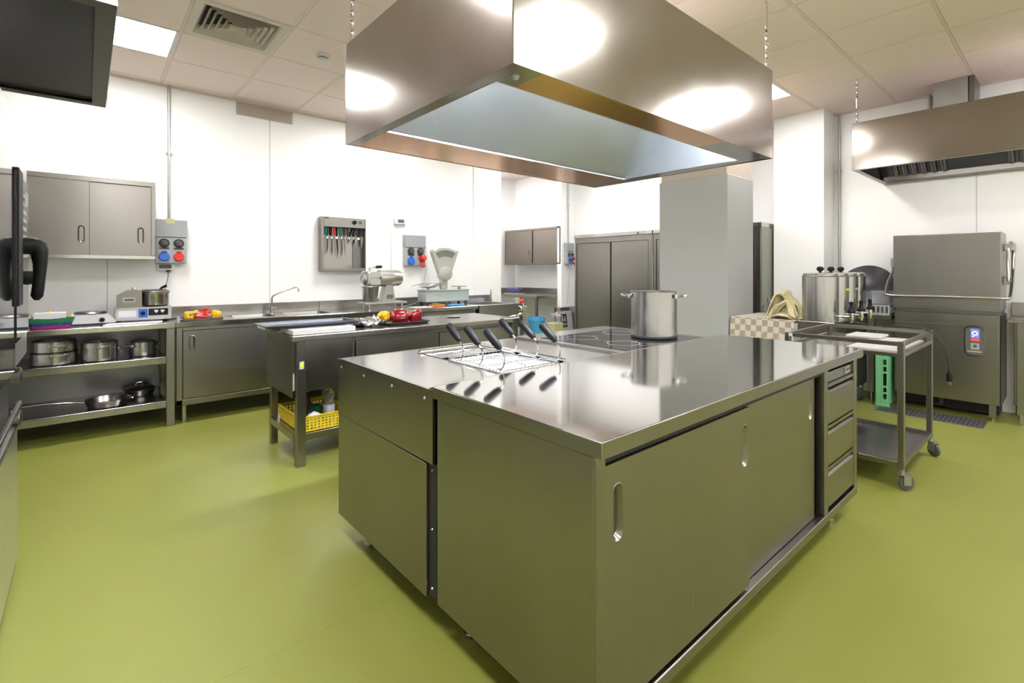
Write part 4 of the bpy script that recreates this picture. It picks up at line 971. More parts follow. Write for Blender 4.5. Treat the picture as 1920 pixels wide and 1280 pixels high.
def pan(label, loc, r, h, ha, L, lidded=False):
    t = thing('frying_pan', label, 'pan', loc, 'pans on the bottom shelf')
    MB().lathe(loc, [(0, 0), (r*.8, 0), (r*.86, .004), (r, h), (r+.004, h+.002), (r-.004, h), (r*.82, .008), (0, .006)], 48).build('body', 'steel_pot', t)
    o = V((math.cos(ha), math.sin(ha), 0)); p0 = V(loc)+o*r*.97+V((0, 0, h*.75))
    b = MB(); b.tube([p0, p0+o*.05+V((0, 0, .012)), p0+o*L*.6+V((0, 0, .03)), p0+o*L+V((0, 0, .03))], [.006, .007, .010, .008], 10); b.build('long_handle', 'chrome', t)
    q = MB(); handle_loop(q, V(loc)-o*r+V((0, 0, h*.7)), -o, .035, .03, .004, .004); q.build('handle', 'chrome', t)
    if lidded:
        q = MB(); q.lathe(loc, [(r+.006, h+.003), (r+.006, h+.008), (r*.6, h+.028), (0, h+.038), (0, h+.034), (r*.6, h+.022)], 40); q.build('lid', 'steel_dark', t)
        q = MB(); q.tube([V(loc)+V((-.025, 0, h+.036)), V(loc)+V((-.02, 0, h+.06)), V(loc)+V((.02, 0, h+.06)), V(loc)+V((.025, 0, h+.036))], .005, 8); q.build('lid_knob', 'chrome', t)
    return t
Z2 = .217
pan('wide open frying pan with a long handle pointing left on the bottom shelf', (.13, 5.24, Z2), .145, .055, PI+.0, .36)
pan('lidded pan at the right rear of the bottom shelf', (.36, 5.50, Z2), .115, .05, .35, .10, True)

# ================================================================== PEPPERS
def pepper(label, loc, rz, tilt, mm, r=.043, h=.085, lobes=4, group=None, stem=True):
    t = thing('bell_pepper', label, 'bell pepper', (0, 0, 0), group)
    b = MB(); n = 40; rows = []; m = 18; ph = random.random()*6
    for i in range(m+1):
        u = i/m; a = PI*u
        rad = math.sin(a)**.62*(1.0-.16*u) if 0 < u < 1 else 0
        z = math.cos(a)*h*.5
        if u < .25: z -= (1-u/.25)**2*h*.16
        if u > .8: z += ((u-.8)/.2)**2*h*.10
        if rad < 1e-4: rows.append([b.bm.verts.new((0, 0, z))]); continue
        row = []
        for k in range(n):
            th = 2*PI*k/n; q = 1+.24*(abs(math.cos(lobes*th/2+ph))-.5)*min(1, math.sin(a)*1.3)+.04*math.sin(3*th+ph*2+u*4)
            row.append(b.bm.verts.new((r*rad*q*math.cos(th), r*rad*q*math.sin(th), z+.006*math.cos(lobes*th+ph)*(1-abs(2*u-1)))))
        rows.append(row)
    for i in range(m):
        A, B = rows[i], rows[i+1]
        for k in range(n):
            if len(A) == 1: f_ = b.bm.faces.new((A[0], B[k], B[(k+1) % n]))
            elif len(B) == 1: f_ = b.bm.faces.new((A[k], A[(k+1) % n], B[0]))
            else: f_ = b.bm.faces.new((A[k], A[(k+1) % n], B[(k+1) % n], B[k]))
            f_.smooth = True
    b.build('fruit', mm, t, smooth=True)
    if stem:
        b = MB(); z0 = h*.34
        b.tube([(0, 0, z0-.008), (0, 0, z0), (.002, 0, z0+.008), (.006, 0, z0+.02), (.012, 0, z0+.032), (.014, 0, z0+.036)], [.018, .013, .006, .0045, .0055, .004], 10); b.build('stem', 'stem_green', t, smooth=True)
    ex = tilt
    t.location = loc; t.rotation_euler = (ex[0], ex[1], rz)
    return t
def tray(label, x0, x1, y0, y1, z, h=.022, m='steel_edge', name='steel_tray', rim=.012):
    b = MB(); a = rrect(x0, x1, y0, y1, .02); c = rrect(x0+rim, x1-rim, y0+rim, y1-rim, .015); d = rrect(x0+rim+.006, x1-rim-.006, y0+rim+.006, y1-rim-.006, .012)
    L = [[b.bm.verts.new((p[0], p[1], zz)) for p in lp] for lp, zz in ((a, z+h-.003), (a, z+h), (c, z+h), (d, z+.002))]
    for P, Q in zip(L, L[1:]):
        for i in range(len(P)): b.bm.faces.new((P[i], P[(i+1) % len(P)], Q[(i+1) % len(P)], Q[i]))
    b.bm.faces.new(L[-1])
    e = [b.bm.verts.new((p[0], p[1], z)) for p in d]; 
    for i in range(len(e)): b.bm.faces.new((L[0][i], L[0][(i+1) % len(e)], e[(i+1) % len(e)], e[i]))
    b.bm.faces.new(e[::-1])
    return tag(b.build(name, m), label, 'tray')
tray('shallow steel tray holding peppers on the sink bench', .62, .96, 5.10, 5.30, BZ+.001)
G = 'peppers on the back bench tray'
pz = BZ+.048
pepper('yellow pepper at the left of the back bench tray', (0.690, 5.19, pz), .3, (1.35, 0, 0), 'pepper_yellow', .043, .08, group=G)
pepper('second yellow pepper half hidden behind the red one on the back bench tray', (0.750, 5.245, pz), 2.0, (1.2, 0, 0), 'pepper_yellow', .038, .075, group=G)
pepper('long red pepper lying in front on the back bench tray', (0.785, 5.165, pz-.006), 1.45, (PI/2, 0, 0), 'pepper_scarlet', .036, .13, 3, group=G, stem=False)
pepper('red pepper on top at the middle of the back bench tray', (0.820, 5.215, pz+.028), 1.2, (1.3, 0, 0), 'pepper_scarlet', .033, .10, 3, group=G, stem=False)
pepper('upright yellow pepper with a green stem at the right of the back bench tray', (0.905, 5.20, pz), .5, (.15, .25, 0), 'pepper_yellow', .046, .082, group=G)

# ================================================================== MIDDLE TABLE
MZ = .885
t = thing('prep_table', 'stainless steel prep table in the middle with a boxed end and a lower shelf', 'table', (2.0, 3.76, 0))
MB().box(1.035, 3.05, 3.42, 4.12, .845, MZ, .004, 2).build('tabletop', 'steel_bench', t)
MB().box(1.065, 1.125, 3.425, 3.475, 0, .845, .003).build('leg', 'steel', t)
MB().box(1.065, 1.115, 4.03, 4.08, 0, .845, .003).build('leg', 'steel', t)
MB().box(2.97, 3.02, 4.03, 4.08, 0, .845, .003).build('leg', 'steel', t)
MB().box(2.97, 3.02, 3.43, 3.48, 0, .845, .003).build('leg', 'steel', t)
MB().box(1.05, 1.055, 3.476, 4.08, .46, .845).build('side_apron', 'steel_side', t)
MB().box(1.126, 1.455, 3.437, 3.442, .50, .845).build('front_apron', 'steel_bench', t)
MB().box(1.056, 1.47, 3.50, 4.08, .50, .504).build('bin_floor', 'steel_bench', t)
MB().box(1.456, 1.482, 3.46, 4.05, .15, .845).build('divider', 'steel_dark', t)
MB().box(1.484, 2.96, 3.475, 4.06, .15, .843).build('cabinet', 'steel_dark', t)
b = MB(); b.box(1.486, 2.19, 3.44, 3.46, .2, .815, .003); b.build('door', 'steel', t)
b = MB(); b.box(2.20, 2.96, 3.44, 3.46, .2, .815, .003); b.build('door', 'steel', t)
b = MB(); b.box(1.068, 1.455, 3.47, 4.05, .205, .212); b.box(1.126, 1.455, 3.445, 3.46, .165, .213, .002); b.box(1.056, 1.064, 3.48, 4.03, .165, .213, .002); b.build('shelf', 'steel_bench', t)
MB().box(1.082, 1.112, 3.4235, 3.425, .66, .71).build('sticker', 'label_grey', t)
MB().box(1.087, 1.107, 3.4225, 3.4235, .672, .70).build('sticker_mark', 'yellow_tape', t)
# white boards + large tray
tag(MB().box(1.045, 1.48, 3.44, 3.72, MZ+.001, MZ+.036, .004).build('cutting_board', 'white_board'), 'thick white cutting board under the sheet pan on the prep table', 'cutting board')
tag(MB().box(.985, 1.40, 3.88, 4.10, MZ+.001, MZ+.040, .003).build('cutting_board', 'white_board'), 'white board showing behind the sheet pan on the prep table', 'cutting board')
tray('shallow sheet pan overhanging the left end of the prep table', .90, 1.58, 3.54, 3.86, MZ+.041, .022, 'pan_steel', 'sheet_pan', .03)
b = MB(); n = 10
vs = [[b.bm.verts.new((1.588+.0195*i+.0*j, 3.58+.032*j, MZ+.02+.010*math.sin(i*1.7+j)+.012*math.cos(j*1.3+i*.7)+(.02 if i > 6 else 0)*(1-abs(j-5)/5))) for j in range(n+1)] for i in range(n+1)]
for i in range(n):
    for j in range(n): b.bm.faces.new((vs[i][j], vs[i+1][j], vs[i+1][j+1], vs[i][j+1]))
r = b.build('foil_tray', 'foil', smooth=True)
tag(r, 'crumpled foil-covered tray beside the sheet pan on the prep table', 'foil tray')
md = r.modifiers.new('s', 'SOLIDIFY'); md.thickness = .02; md.offset = 1
tray('black baking tray with large peppers on the prep table', 1.80, 2.19, 3.56, 3.92, MZ+.001, .02, 'dark_tray', 'baking_tray')
G = 'peppers on the prep table tray'; pz = MZ+.056
pepper('yellow pepper at the left of the black baking tray', (1.865, 3.77, pz), 2.2, (1.2, 0, 0), 'pepper_yellow', .052, .09, group=G)
pepper('big folded red pepper at the front of the black baking tray', (1.945, 3.645, pz+.004), 1.2, (1.45, 0, 0), 'pepper_red', .062, .15, 4, group=G)
pepper('yellow pepper peeking out behind the red ones on the black tray', (2.06, 3.80, pz), 1.0, (.5, .3, 0), 'pepper_yellow', .052, .09, group=G)
pepper('dark red pepper in the rear middle of the black tray', (1.975, 3.785, pz+.004), 1.9, (1.1, 0, 0), 'pepper_red', .052, .10, 4, group=G)
pepper('dark red pepper at the right end of the black tray', (2.10, 3.675, pz+.002), 1.9, (1.35, .0, 0), 'pepper_red', .058, .14, 3, group=G)
tag(MB().lathe((2.62, 3.86, MZ+.001), [(0, 0), (.05, 0), (.06, .006), (.07, .007), (.06, .009), (.05, .003), (0, .003)], 36).build('small_dish', 'steel_pot'), 'small flat steel dish on the bare part of the prep table', 'dish')
# can opener at right end
t = thing('can_opener', 'clamped steel can opener post with a red ball knob at the prep table end', 'can opener', (2.93, 3.40, .60))
cxo, cyo = 3.05, 3.385
MB().box(cxo-.03, cxo+.03, cyo-.012, cyo+.032, .80, MZ+.03, .004).build('clamp', 'chrome', t)
MB().cyl((cxo, cyo-.028, .60), (cxo, cyo-.028, 1.02), .012, n=14).build('post', 'chrome', t)
b = MB(); b.box(cxo-.05, cxo+.03, cyo-.05, cyo+.0, .955, 1.0, .006); b.tube([(cxo-.02, cyo-.03, .93), (cxo-.13, cyo-.05, .912), (cxo-.2, cyo-.06, .91)], .007, 8); b.tube([(cxo, cyo-.03, .93), (cxo+.08, cyo-.06, .905)], .008, 8); b.build('cutter_head', 'chrome', t)
MB().lathe((cxo-.02, cyo-.03, 1.045), [(0, -.024), (.016, -.018), (.024, 0), (.016, .018), (0, .024)], 20).build('knob', 'red_plastic', t)
# basket with bottles on the lower shelf
t = thing('yellow_basket', 'yellow perforated plastic basket on the lower shelf of the prep table', 'basket', (1.29, 3.64, .214))
bx0, bx1, by0, by1, bz0, bz1 = 1.10, 1.455, 3.465, 3.93, .214, .318
def hole_grid(u0, u1, v0, v1, nu, nv, f=.55):
    hs = []; du = (u1-u0)/nu; dv = (v1-v0)/nv
    for i in range(nu):
        for j in range(nv): hs.append(rect(u0+du*(i+.5-f/2), u0+du*(i+.5+f/2), v0+dv*(j+.5-f/2), v0+dv*(j+.5+f/2)))
    return hs
for yy in (by0, by1):
    b = MB(); b.plate(rect(bx0, bx1, bz0, bz1), hole_grid(bx0+.012, bx1-.012, bz0+.012, bz1-.018, 13, 4, .5), (0, yy, 0), (1, 0, 0), (0, 0, 1), (0, .003, 0)); b.build('side_wall', 'yellow_plastic', t)
for xx in (bx0, bx1-.003):
    b = MB(); b.plate(rect(by0, by1, bz0, bz1), hole_grid(by0+.012, by1-.012, bz0+.012, bz1-.018, 16, 4, .5), (xx, 0, 0), (0, 1, 0), (0, 0, 1), (.003, 0, 0)); b.build('side_wall', 'yellow_plastic', t)
MB().box(bx0, bx1, by0, by1, bz0, bz0+.003).build('basket_floor', 'yellow_plastic', t)
b = MB(); b.loop([(bx0-.004, by0-.004, bz1), (bx1+.004, by0-.004, bz1), (bx1+.004, by1+.004, bz1), (bx0-.004, by1+.004, bz1)], .006, 8); b.build('rim', 'yellow_plastic', t)
t = thing('plastic_bottle', 'clear ribbed plastic bottle with a yellow cap standing in the yellow basket', 'bottle', (1.345, 3.60, .218))
MB().lathe((1.345, 3.60, .218), [(0, 0), (.036, 0), (.040, .008), (.038, .03), (.041, .05), (.038, .07), (.041, .09), (.038, .11), (.040, .13), (.030, .16), (.040, .185), (.038, .21), (.022, .235), (.0135, .25), (.0135, .262), (0, .262)], 32).build('body', 'bottle_plastic', t)
MB().lathe((1.345, 3.60, .218), [(.0412, .05), (.0418, .055), (.0418, .125), (.0412, .13)], 32).build('label_band', 'label_grey', t)
MB().cyl((1.345, 3.60, .474), (1.345, 3.60, .492), .0155, n=20).build('cap', 'yellow_plastic', t)
t = thing('dark_bottle', 'black glass bottle beside the table leg in the yellow basket', 'bottle', (1.185, 3.60, .218))
MB().lathe((1.185, 3.60, .218), [(0, 0), (.038, 0), (.04, .01), (.04, .14), (.02, .20), (.014, .225), (.014, .25), (0, .25)], 28).build('body', 'dark_bottle', t)
MB().cyl((1.185, 3.60, .462), (1.185, 3.60, .488), .0155, n=18).build('cap', 'label_yellow', t)
tag(MB().lathe((1.29, 3.74, .218), [(0, 0), (.045, 0), (.055, .08), (.058, .10), (.052, .10), (.04, .006), (0, .006)], 28).build('green_cup', 'green_plastic'), 'dark green plastic cup in the yellow basket', 'cup')
tag(MB().lathe((1.215, 3.53, .218), [(0, 0), (.04, .01), (.055, .05), (.045, .09), (.0, .115)], 24).build('white_package', 'paper', smooth=True), 'rounded white wrapped package in the yellow basket', 'package')
t = MB(); t.lathe((1.99, 5.20, .135), [(0, -.03), (.006, -.03), (.008, -.01), (.035, .0), (.045, .02), (0, .0201)], 20); tag(t.build('drain_valve', 'yellow_plastic'), 'yellow valve knob beneath the sink bench near the bottle', 'valve')

# ================================================================== TALL CABINETS
def tall_cab(lab, y0, y1, badge):
    t = thing('tall_cabinet', lab, 'cabinet', (6.2, (y0+y1)/2, 0)); x0, x1, zt = 5.90, 6.50, 1.885
    MB().box(x0, x1, y0, y0+.02, .1, zt-.05, .002).build('side_panel', 'tile_reflection_green', t)
    MB().box(x0, x1, y1-.02, y1, .1, zt-.05, .002).build('side_panel', 'steel_side', t)
    MB().box(x0-.02, x1, y0-.0, y1+.0, zt-.05, zt, .003).build('top_panel', 'steel_edge', t)
    MB().box(x0, x1, y0+.02, y1-.02, .1, .14).build('base_panel', 'steel', t)
    MB().box(x1-.01, x1, y0+.02, y1-.02, .14, zt-.05).build('back_panel', 'steel_dark', t)
    MB().box(x0, x0+.02, y0+.02, y1-.02, zt-.13, zt-.052, .002).build('header', 'steel', t)
    MB().box(x0+.03, x0+.034, y0+.02, y1-.02, .14, zt-.13).build('door_gap', 'gap_dark', t)
    ym = (y0+y1)/2
    d = MB().box(x0+.001, x0+.014, y0+.075, ym-.012, .14, zt-.135, .002).build('sliding_door', 'steel', t)
    d = MB().box(x0+.008, x0+.022, ym+.022, y1-.045, .14, zt-.135, .002).build('sliding_door', 'steel', t)
    MB().box(x0-.002, x0+.02, y0+.02, y0+.07, .14, zt-.13, .002).build('post', 'steel', t)
    MB().box(x0-.002, x0+.02, y1-.04, y1-.02, .14, zt-.13, .002).build('post', 'steel', t)
    if badge:
        MB().box(x0-.022, x0-.020, y0+.12, y0+.25, zt-.042+.0, zt-.012).build('badge', 'label_grey', t)
        MB().box(x0-.0235, x0-.022, y0+.215, y0+.24, zt-.038, zt-.016).build('badge_mark', 'ink', t)
    for x in (x0+.05, x1-.05):
        for y in (y0+.06, y1-.06): leg(t, x, y, .1, .02)
tall_cab('tall stainless steel two-door cabinet visible left of the pillar', 3.835, 5.27, True)
tall_cab('tall stainless steel cabinet mostly hidden behind the pillar, its end panel showing at right', 2.385, 3.825, False)
# low things near the farthest socket box
t = thing('blue_bucket', 'light blue plastic bucket standing in front of the alcove table leg', 'bucket', (5.42, 5.88, 0))
t.location = (5.47, 5.70, 0)
bc = (5.47, 5.70, 0)
MB().lathe(bc, [(0, .0), (.10, 0), (.132, .52), (.140, .525), (.140, .55), (.136, .58), (.130, .58), (.095, .006), (0, .006)], 36).build('body', 'sky_plastic', t)
b = MB(); b.tube([V(bc)+V((.140*math.cos(a), .140*math.sin(a), .54-.05*math.sin(a))) for a in [2*PI*k/30 for k in range(16)]], .004, 6); b.build('bail', 'sky_plastic', t)
t = thing('wire_bin', 'cream bin topped with stacked wire racks beside the leaning box', 'bin', (5.66, 5.5, 0))
MB().box(5.55, 5.755, 5.38, 5.54, 0.0, .50, .01).build('bin_body', 'label_yellow', t)
b = MB()
for k in range(8): b.tube([(5.56+.026*k, 5.385, .505), (5.57+.026*k, 5.40, .60), (5.58+.026*k, 5.53, .64)], .004, 6)
b.tube([(5.55, 5.395, .60), (5.76, 5.395, .60)], .004, 6); b.tube([(5.56, 5.53, .64), (5.77, 5.53, .64)], .004, 6)
b.build('wire_rack', 'chrome', t)
t = thing('leaning_box', 'flat grey box with a black printed label leaning on the low steel cabinet', 'box', (5.95, 5.5, 0))
b = MB(); b.prism([(5.775, 5.44, 0), (5.775, 5.48, 0), (5.775, 5.575, .655), (5.775, 5.535, .655)], (.335, 0, 0)); b.build('box_body', 'light_grey_plastic', t)
sl = .095/.655
def lp_(x, z, o=.002): return (x, 5.44+z*sl-o, z)
b = MB(); b.prism([lp_(5.835, .40), lp_(5.985, .40), lp_(5.985, .615), lp_(5.835, .615)], (0, .0015, 0)); lb = b.build('printed_label', 'ink', t)
b = MB()
for k in range(4):
    b.prism([lp_(5.85+k*.032, .43, .0035), lp_(5.868+k*.032, .43, .0035), lp_(5.868+k*.032, .465+.008*(k % 2), .0035), lp_(5.85+k*.032, .465, .0035)], (0, .001, 0))
b.prism([lp_(5.86, .50, .0035), lp_(5.90, .50, .0035), lp_(5.89, .57, .0035), lp_(5.875, .58, .0035)], (0, .001, 0)); b.prism([lp_(5.915, .50, .0035), lp_(5.955, .50, .0035), lp_(5.945, .57, .0035), lp_(5.93, .585, .0035)], (0, .001, 0))
b.build('label_print', 'label_grey', t)
t = thing('low_steel_cabinet', 'low steel cabinet against the wall below the farthest socket box', 'cabinet', (6.16, 5.67, 0))
MB().box(5.92, 6.44, 5.60, 5.745, 0, .72, .004).build('body', 'steel_edge', t)
MB().box(5.93, 6.17, 5.596, 5.60, .03, .62, .002).build('door', 'steel', t)
MB().box(6.19, 6.43, 5.596, 5.60, .03, .62, .002).build('door', 'steel', t)

# ================================================================== RIGHT SIDE
# cloth table
t = thing('cloth_table', 'folding side table against the pillar hidden under a checked cloth', 'table', (5.27, 2.0, 0))
MB().box(4.965, 5.58, 1.73, 2.29, .83, .852, .002).build('tabletop', 'white_board', t)
for x, y in ((4.99, 1.76), (5.53, 1.76), (4.99, 2.24), (5.53, 2.24)): MB().box(x, x+.03, y, y+.03, 0, .83).build('leg', 'steel', t)
b = MB(); zt = .862
u = [4.945, 5.60]; v_ = [1.715, 2.305]
b.box(u[0], u[1], v_[0], v_[1], .853, zt)
def drape(b, p0, p1, out, n=26, drop=.24):
    p0, p1, out = V(p0), V(p1), V(out); rows = []
    for j in range(7):
        rows.append([b.bm.verts.new(p0+(p1-p0)*(i/n)+out*((.004+.02*(j/6)*math.sin(i*1.15)**2)+.012*j/6)+V((0, 0, -drop*j/6*(1+.05*math.sin(i*.8))))) for i in range(n+1)])
    for j in range(6):
        for i in range(n): f_ = b.bm.faces.new((rows[j][i], rows[j][i+1], rows[j+1][i+1], rows[j+1][i])); f_.smooth = True
drape(b, (u[0], v_[0], zt), (u[0], v_[1], zt), (-1, 0, 0))
drape(b, (u[0], v_[1], zt), (u[0]+.04, v_[1]+.008, zt), (-.5, .1, 0), 6)
o_ = b.build('tablecloth', 'checked_cloth', base=(5, 2, .7)); tag(o_, 'beige and cream checked cloth draped over the side table by the pillar', 'tablecloth')
TZ = .863
# glasses
tag(MB().lathe((5.42, 2.15, TZ), [(0, 0), (.034, 0), (.042, .10), (.040, .10), (.032, .006), (0, .006)], 24).build('glass_tumbler', 'glass', smooth=True), 'clear glass tumbler nearest the pillar on the checked cloth', 'glass')
tag(MB().lathe((5.50, 2.10, TZ), [(0, 0), (.05, 0), (.065, .12), (.07, .17), (.067, .17), (.06, .12), (.045, .008), (0, .008)], 28).build('glass_jug', 'glass', smooth=True), 'taller clear glass vessel behind the white cup', 'glass')
t = thing('white_cup', 'small white cup beside the tumbler on the checked cloth', 'cup', (5.42, 2.06, TZ))
MB().lathe((5.42, 2.06, TZ), [(0, 0), (.03, 0), (.042, .03), (.046, .065), (.043, .065), (.038, .03), (0, .006)], 28).build('body', 'white_plastic', t)
b = MB(); b.tube(arc((5.42-.044, 2.06+.005, TZ+.038), (-.9, .3, 0), (0, 0, 1), .018, -1.4, 1.4, 8), .004, 6); b.build('handle', 'white_plastic', t)
# crumpled towel: one strip of cloth pushed up into standing folds
b = MB()
def sheet(path, width, wdir, seed, n=16, amp=.018):
    P = [V(p) for p in path]; L = []
    for i in range(len(P)-1):
        p0, p1, p2, p3 = P[max(0, i-1)], P[i], P[i+1], P[min(len(P)-1, i+2)]
        for k in range(6):
            u = k/6; L.append(.5*((2*p1)+(-p0+p2)*u+(2*p0-5*p1+4*p2-p3)*u*u+(-p0+3*p1-3*p2+p3)*u**3))
    L.append(P[-1]); wd = V(wdir); rows = []
    for i, p in enumerate(L):
        t_ = (L[min(i+1, len(L)-1)]-L[max(i-1, 0)]).normalized(); nn = t_.cross(wd).normalized(); ww = width[0]+(width[1]-width[0])*abs(math.sin(PI*i/(len(L)-1)+seed))
        row = []
        for j in range(n+1):
            v = j/n-.5
            q = p+wd*(v*ww)+nn*(amp*math.sin(v*9+seed*3+i*.22)+amp*.5*math.sin(v*21+seed+i*.5))
            q.z = max(q.z, TZ+.002+.001*(j % 3)); row.append(b.bm.verts.new(q))
        rows.append(row)
    for i in range(len(rows)-1):
        for j in range(n): f_ = b.bm.faces.new((rows[i][j], rows[i][j+1], rows[i+1][j+1], rows[i+1][j])); f_.smooth = True
o_ = V((5.15, 1.845, TZ))
wd = V((.35, -.93, 0)).normalized(); 
sheet([o_+V((-.09, .15, .0)), o_+V((-.05, .13, .07)), o_+V((-.02, .09, .17)), o_+V((0, .045, .245)), o_+V((.02, .0, .20)), o_+V((.0, -.05, .12)), o_+V((-.04, -.10, .02))], (.10, .20), (.8, -.3, .25), .4)
sheet([o_+V((-.11, .11, .0)), o_+V((-.10, .07, .07)), o_+V((-.07, .03, .13)), o_+V((-.05, -.01, .16)), o_+V((-.06, -.05, .10)), o_+V((-.09, -.08, .03)), o_+V((-.10, -.10, .0))], (.07, .15), (.9, .1, -.1), 1.3)
sheet([o_+V((.02, .12, .0)), o_+V((.06, .10, .10)), o_+V((.07, .03, .19)), o_+V((.06, -.04, .15)), o_+V((.02, -.11, .05)), o_+V((.0, -.12, .0))], (.08, .16), (.9, .2, 0), 2.1)
sheet([o_+V((-.13, .14, .0)), o_+V((-.12, .05, .035)), o_+V((-.12, -.03, .03)), o_+V((-.11, -.09, .0))], (.08, .10), (1, 0, .1), 3.0, amp=.01)
rows = []; n = 48
for j in range(11):
    w_ = j/10; rows.append([b.bm.verts.new(o_+V(((.085*(1-w_)**.55)*(1+.16*math.sin(3*a+w_*3)+.07*math.sin(8*a-w_*5))*math.cos(a)*.8, (.12*(1-w_)**.55)*(1+.16*math.sin(3*a+1+w_*3)+.07*math.sin(8*a-w_*5))*math.sin(a)+.01, .001+w_*.185))) for a in [2*PI*i/n for i in range(n)]])
for j in range(10):
    for i in range(n): f_ = b.bm.faces.new((rows[j][i], rows[j][(i+1) % n], rows[j+1][(i+1) % n], rows[j+1][i])); f_.smooth = True
tw = b.build('crumpled_towel', 'fabric_towel'); tag(tw, 'crumpled pale yellow towel heaped next to the drink urns', 'towel')
md = tw.modifiers.new('s', 'SOLIDIFY'); md.thickness = .005; md.offset = 0
# urn cart
UZ = .862
t = thing('urn_cart', 'stainless steel wheeled cart carrying the drink urns', 'cart', (5.6, 1.55, 0))
MB().box(4.98, 6.15, 1.405, 1.70, UZ-.012, UZ, .003).build('top', 'steel_bench', t)
b = MB(); b.box(4.985, 6.15, 1.408, 1.412, UZ-.13, UZ-.012); b.box(4.985, 4.989, 1.412, 1.70, UZ-.13, UZ-.012); b.build('apron', 'steel', t)
MB().box(5.02, 6.12, 1.43, 1.69, .17, UZ-.14, .004).build('cabinet', 'steel_dark', t)
for x, y in ((5.05, 1.46), (6.0, 1.46), (5.05, 1.65), (6.0, 1.65)):
    q = MB(); q.lathe((x, y-.014, .062), [(0, 0), (.062, 0), (.062, .028), (0, .028)], 28, axis=(0, 1, 0)); w_ = q.build('castor', 'grey_rubber', t)
    q = MB(); q.box(x-.02, x+.02, y-.022, y-.017, .06, .17); q.box(x-.02, x+.02, y+.017, y+.022, .06, .17); q.box(x-.025, x+.025, y-.022, y+.022, .15, .17); q.lathe((x, y-.018, .062), [(0, 0), (.03, 0), (.03, .003), (0, .003)], 20, axis=(0, -1, 0)); q.build('castor_fork', 'galvanised', t)
def urn(label, x, knob=True, tap=True, tape=None):
    y = 1.56; r = .145
    t = thing('drink_urn', label, 'drink urn', (x, y, UZ+.001), 'drink urns in a row on the cart')
    MB().lathe((x, y, UZ+.001), [(0, 0), (r, 0), (r, .405), (r+.004, .41), (r, .415), (0, .415)], 48).build('body', 'steel_pot', t)
    MB().lathe((x, y, UZ+.416), [(r*.95, 0), (r*.95, .018), (r*.85, .026), (0, .03)], 48).build('lid', 'steel_pot', t)
    if knob: MB().lathe((x, y, UZ+.446), [(0, 0), (.010, 0), (.012, .008), (.028, .02), (.030, .038), (.020, .052), (0, .056)], 20).build('lid_knob', 'black_plastic', t)
    if tap:
        b = MB(); b.tube([(x, y-r+.01, UZ+.05), (x, y-r-.10, UZ+.05)], .011, 12); b.tube([(x, y-r-.10, UZ+.085), (x, y-r-.10, UZ+.03), (x, y-r-.10, UZ+.0)], [.018, .02, .012], 14); b.build('tap_spout', 'chrome', t)
        b = MB(); b.lathe((x, y-r-.10, UZ+.085), [(0, 0), (.030, 0), (.033, .013), (.020, .035), (.014, .06), (.018, .095), (0, .105)], 16); b.build('tap_lever', 'black_plastic', t)
    if tape: MB().box(x-.045, x+.015, y-r-.0016, y-r+.012, UZ+.275, UZ+.295).build('tape_label', tape, t)
    return t
urn('drink urn nearest the camera, first in the row on the cart', 5.13, tape=None)
urn('second drink urn in the row, with bright yellow tape', 5.43, tape='yellow_tape')
urn('third drink urn in the row, behind the yellow-taped one', 5.73, tape='label_yellow')
urn('last drink urn in the row, nearest the far wall, without knob or tap', 6.025, knob=False, tap=False)
# bench left of the dishwasher
t = thing('side_bench', 'narrow steel bench between the urn cart and the dishwasher', 'bench', (6.2, 1.25, 0))
MB().box(6.0, 6.49, 1.20, 1.40, .84, .88, .003).build('benchtop', 'steel_bench', t)
MB().box(6.47, 6.495, 1.20, 1.83, .88, .98, .002).build('upstand', 'steel_bench', t)
b = MB(); b.box(6.17, 6.49, 1.40, 1.83, .84, .88, .003); b.build('benchtop_extension', 'steel_bench', t)
MB().box(6.0, 6.05, 1.345, 1.395, .10, .84, .003).build('leg', 'steel', t)
MB().cyl((6.025, 1.37, 0), (6.025, 1.37, .10), .018, n=16).build('foot', 'steel_edge', t)
MB().box(6.40, 6.45, 1.22, 1.27, 0, .84, .003).build('leg', 'steel', t)
t = thing('round_tray', 'large round black tray leaning against the wall left of the dishwasher', 'tray', (6.38, 1.48, .885))
R = .26
b = MB(); ax = V((-.93, -.0, .36)).normalized()
b.lathe((6.40, 1.50, .885+R*.93), [(0, 0), (R-.03, 0), (R, .02), (R+.006, .02), (R-.02, -.008), (0, -.008)], 48, axis=ax); b.build('dish', 'dark_tray', t)
t = thing('clear_container', 'clear plastic container turned over on a grey crate by the wall', 'container', (6.25, 1.40, .985))
b = MB(); b.box(6.03, 6.26, 1.225, 1.415, .982, 1.12, .02, 2); b.build('container_body', 'clear_plastic', t)
t = thing('grey_crate', 'small grey slatted plastic crate under the clear container', 'crate', (6.25, 1.4, .881))
for (x0_, x1_, y0_, y1_) in ((6.02, 6.024, 1.22, 1.42), (6.266, 6.27, 1.22, 1.42)):
    b = MB(); b.plate(rect(y0_, y1_, .881, .98), [rect(y0_+.015+k*.035, y0_+.035+k*.035, .90, .965) for k in range(5)], (x0_, 0, 0), (0, 1, 0), (0, 0, 1), (.004, 0, 0)); b.build('side_wall', 'light_grey_plastic', t)
for yy in (1.22, 1.416):
    b = MB(); b.plate(rect(6.024, 6.266, .881, .98), [rect(6.035+k*.035, 6.055+k*.035, .90, .965) for k in range(6)], (0, yy, 0), (1, 0, 0), (0, 0, 1), (0, .004, 0)); b.build('side_wall', 'light_grey_plastic', t)
MB().box(6.024, 6.266, 1.224, 1.416, .881, .885).build('crate_floor', 'light_grey_plastic', t)
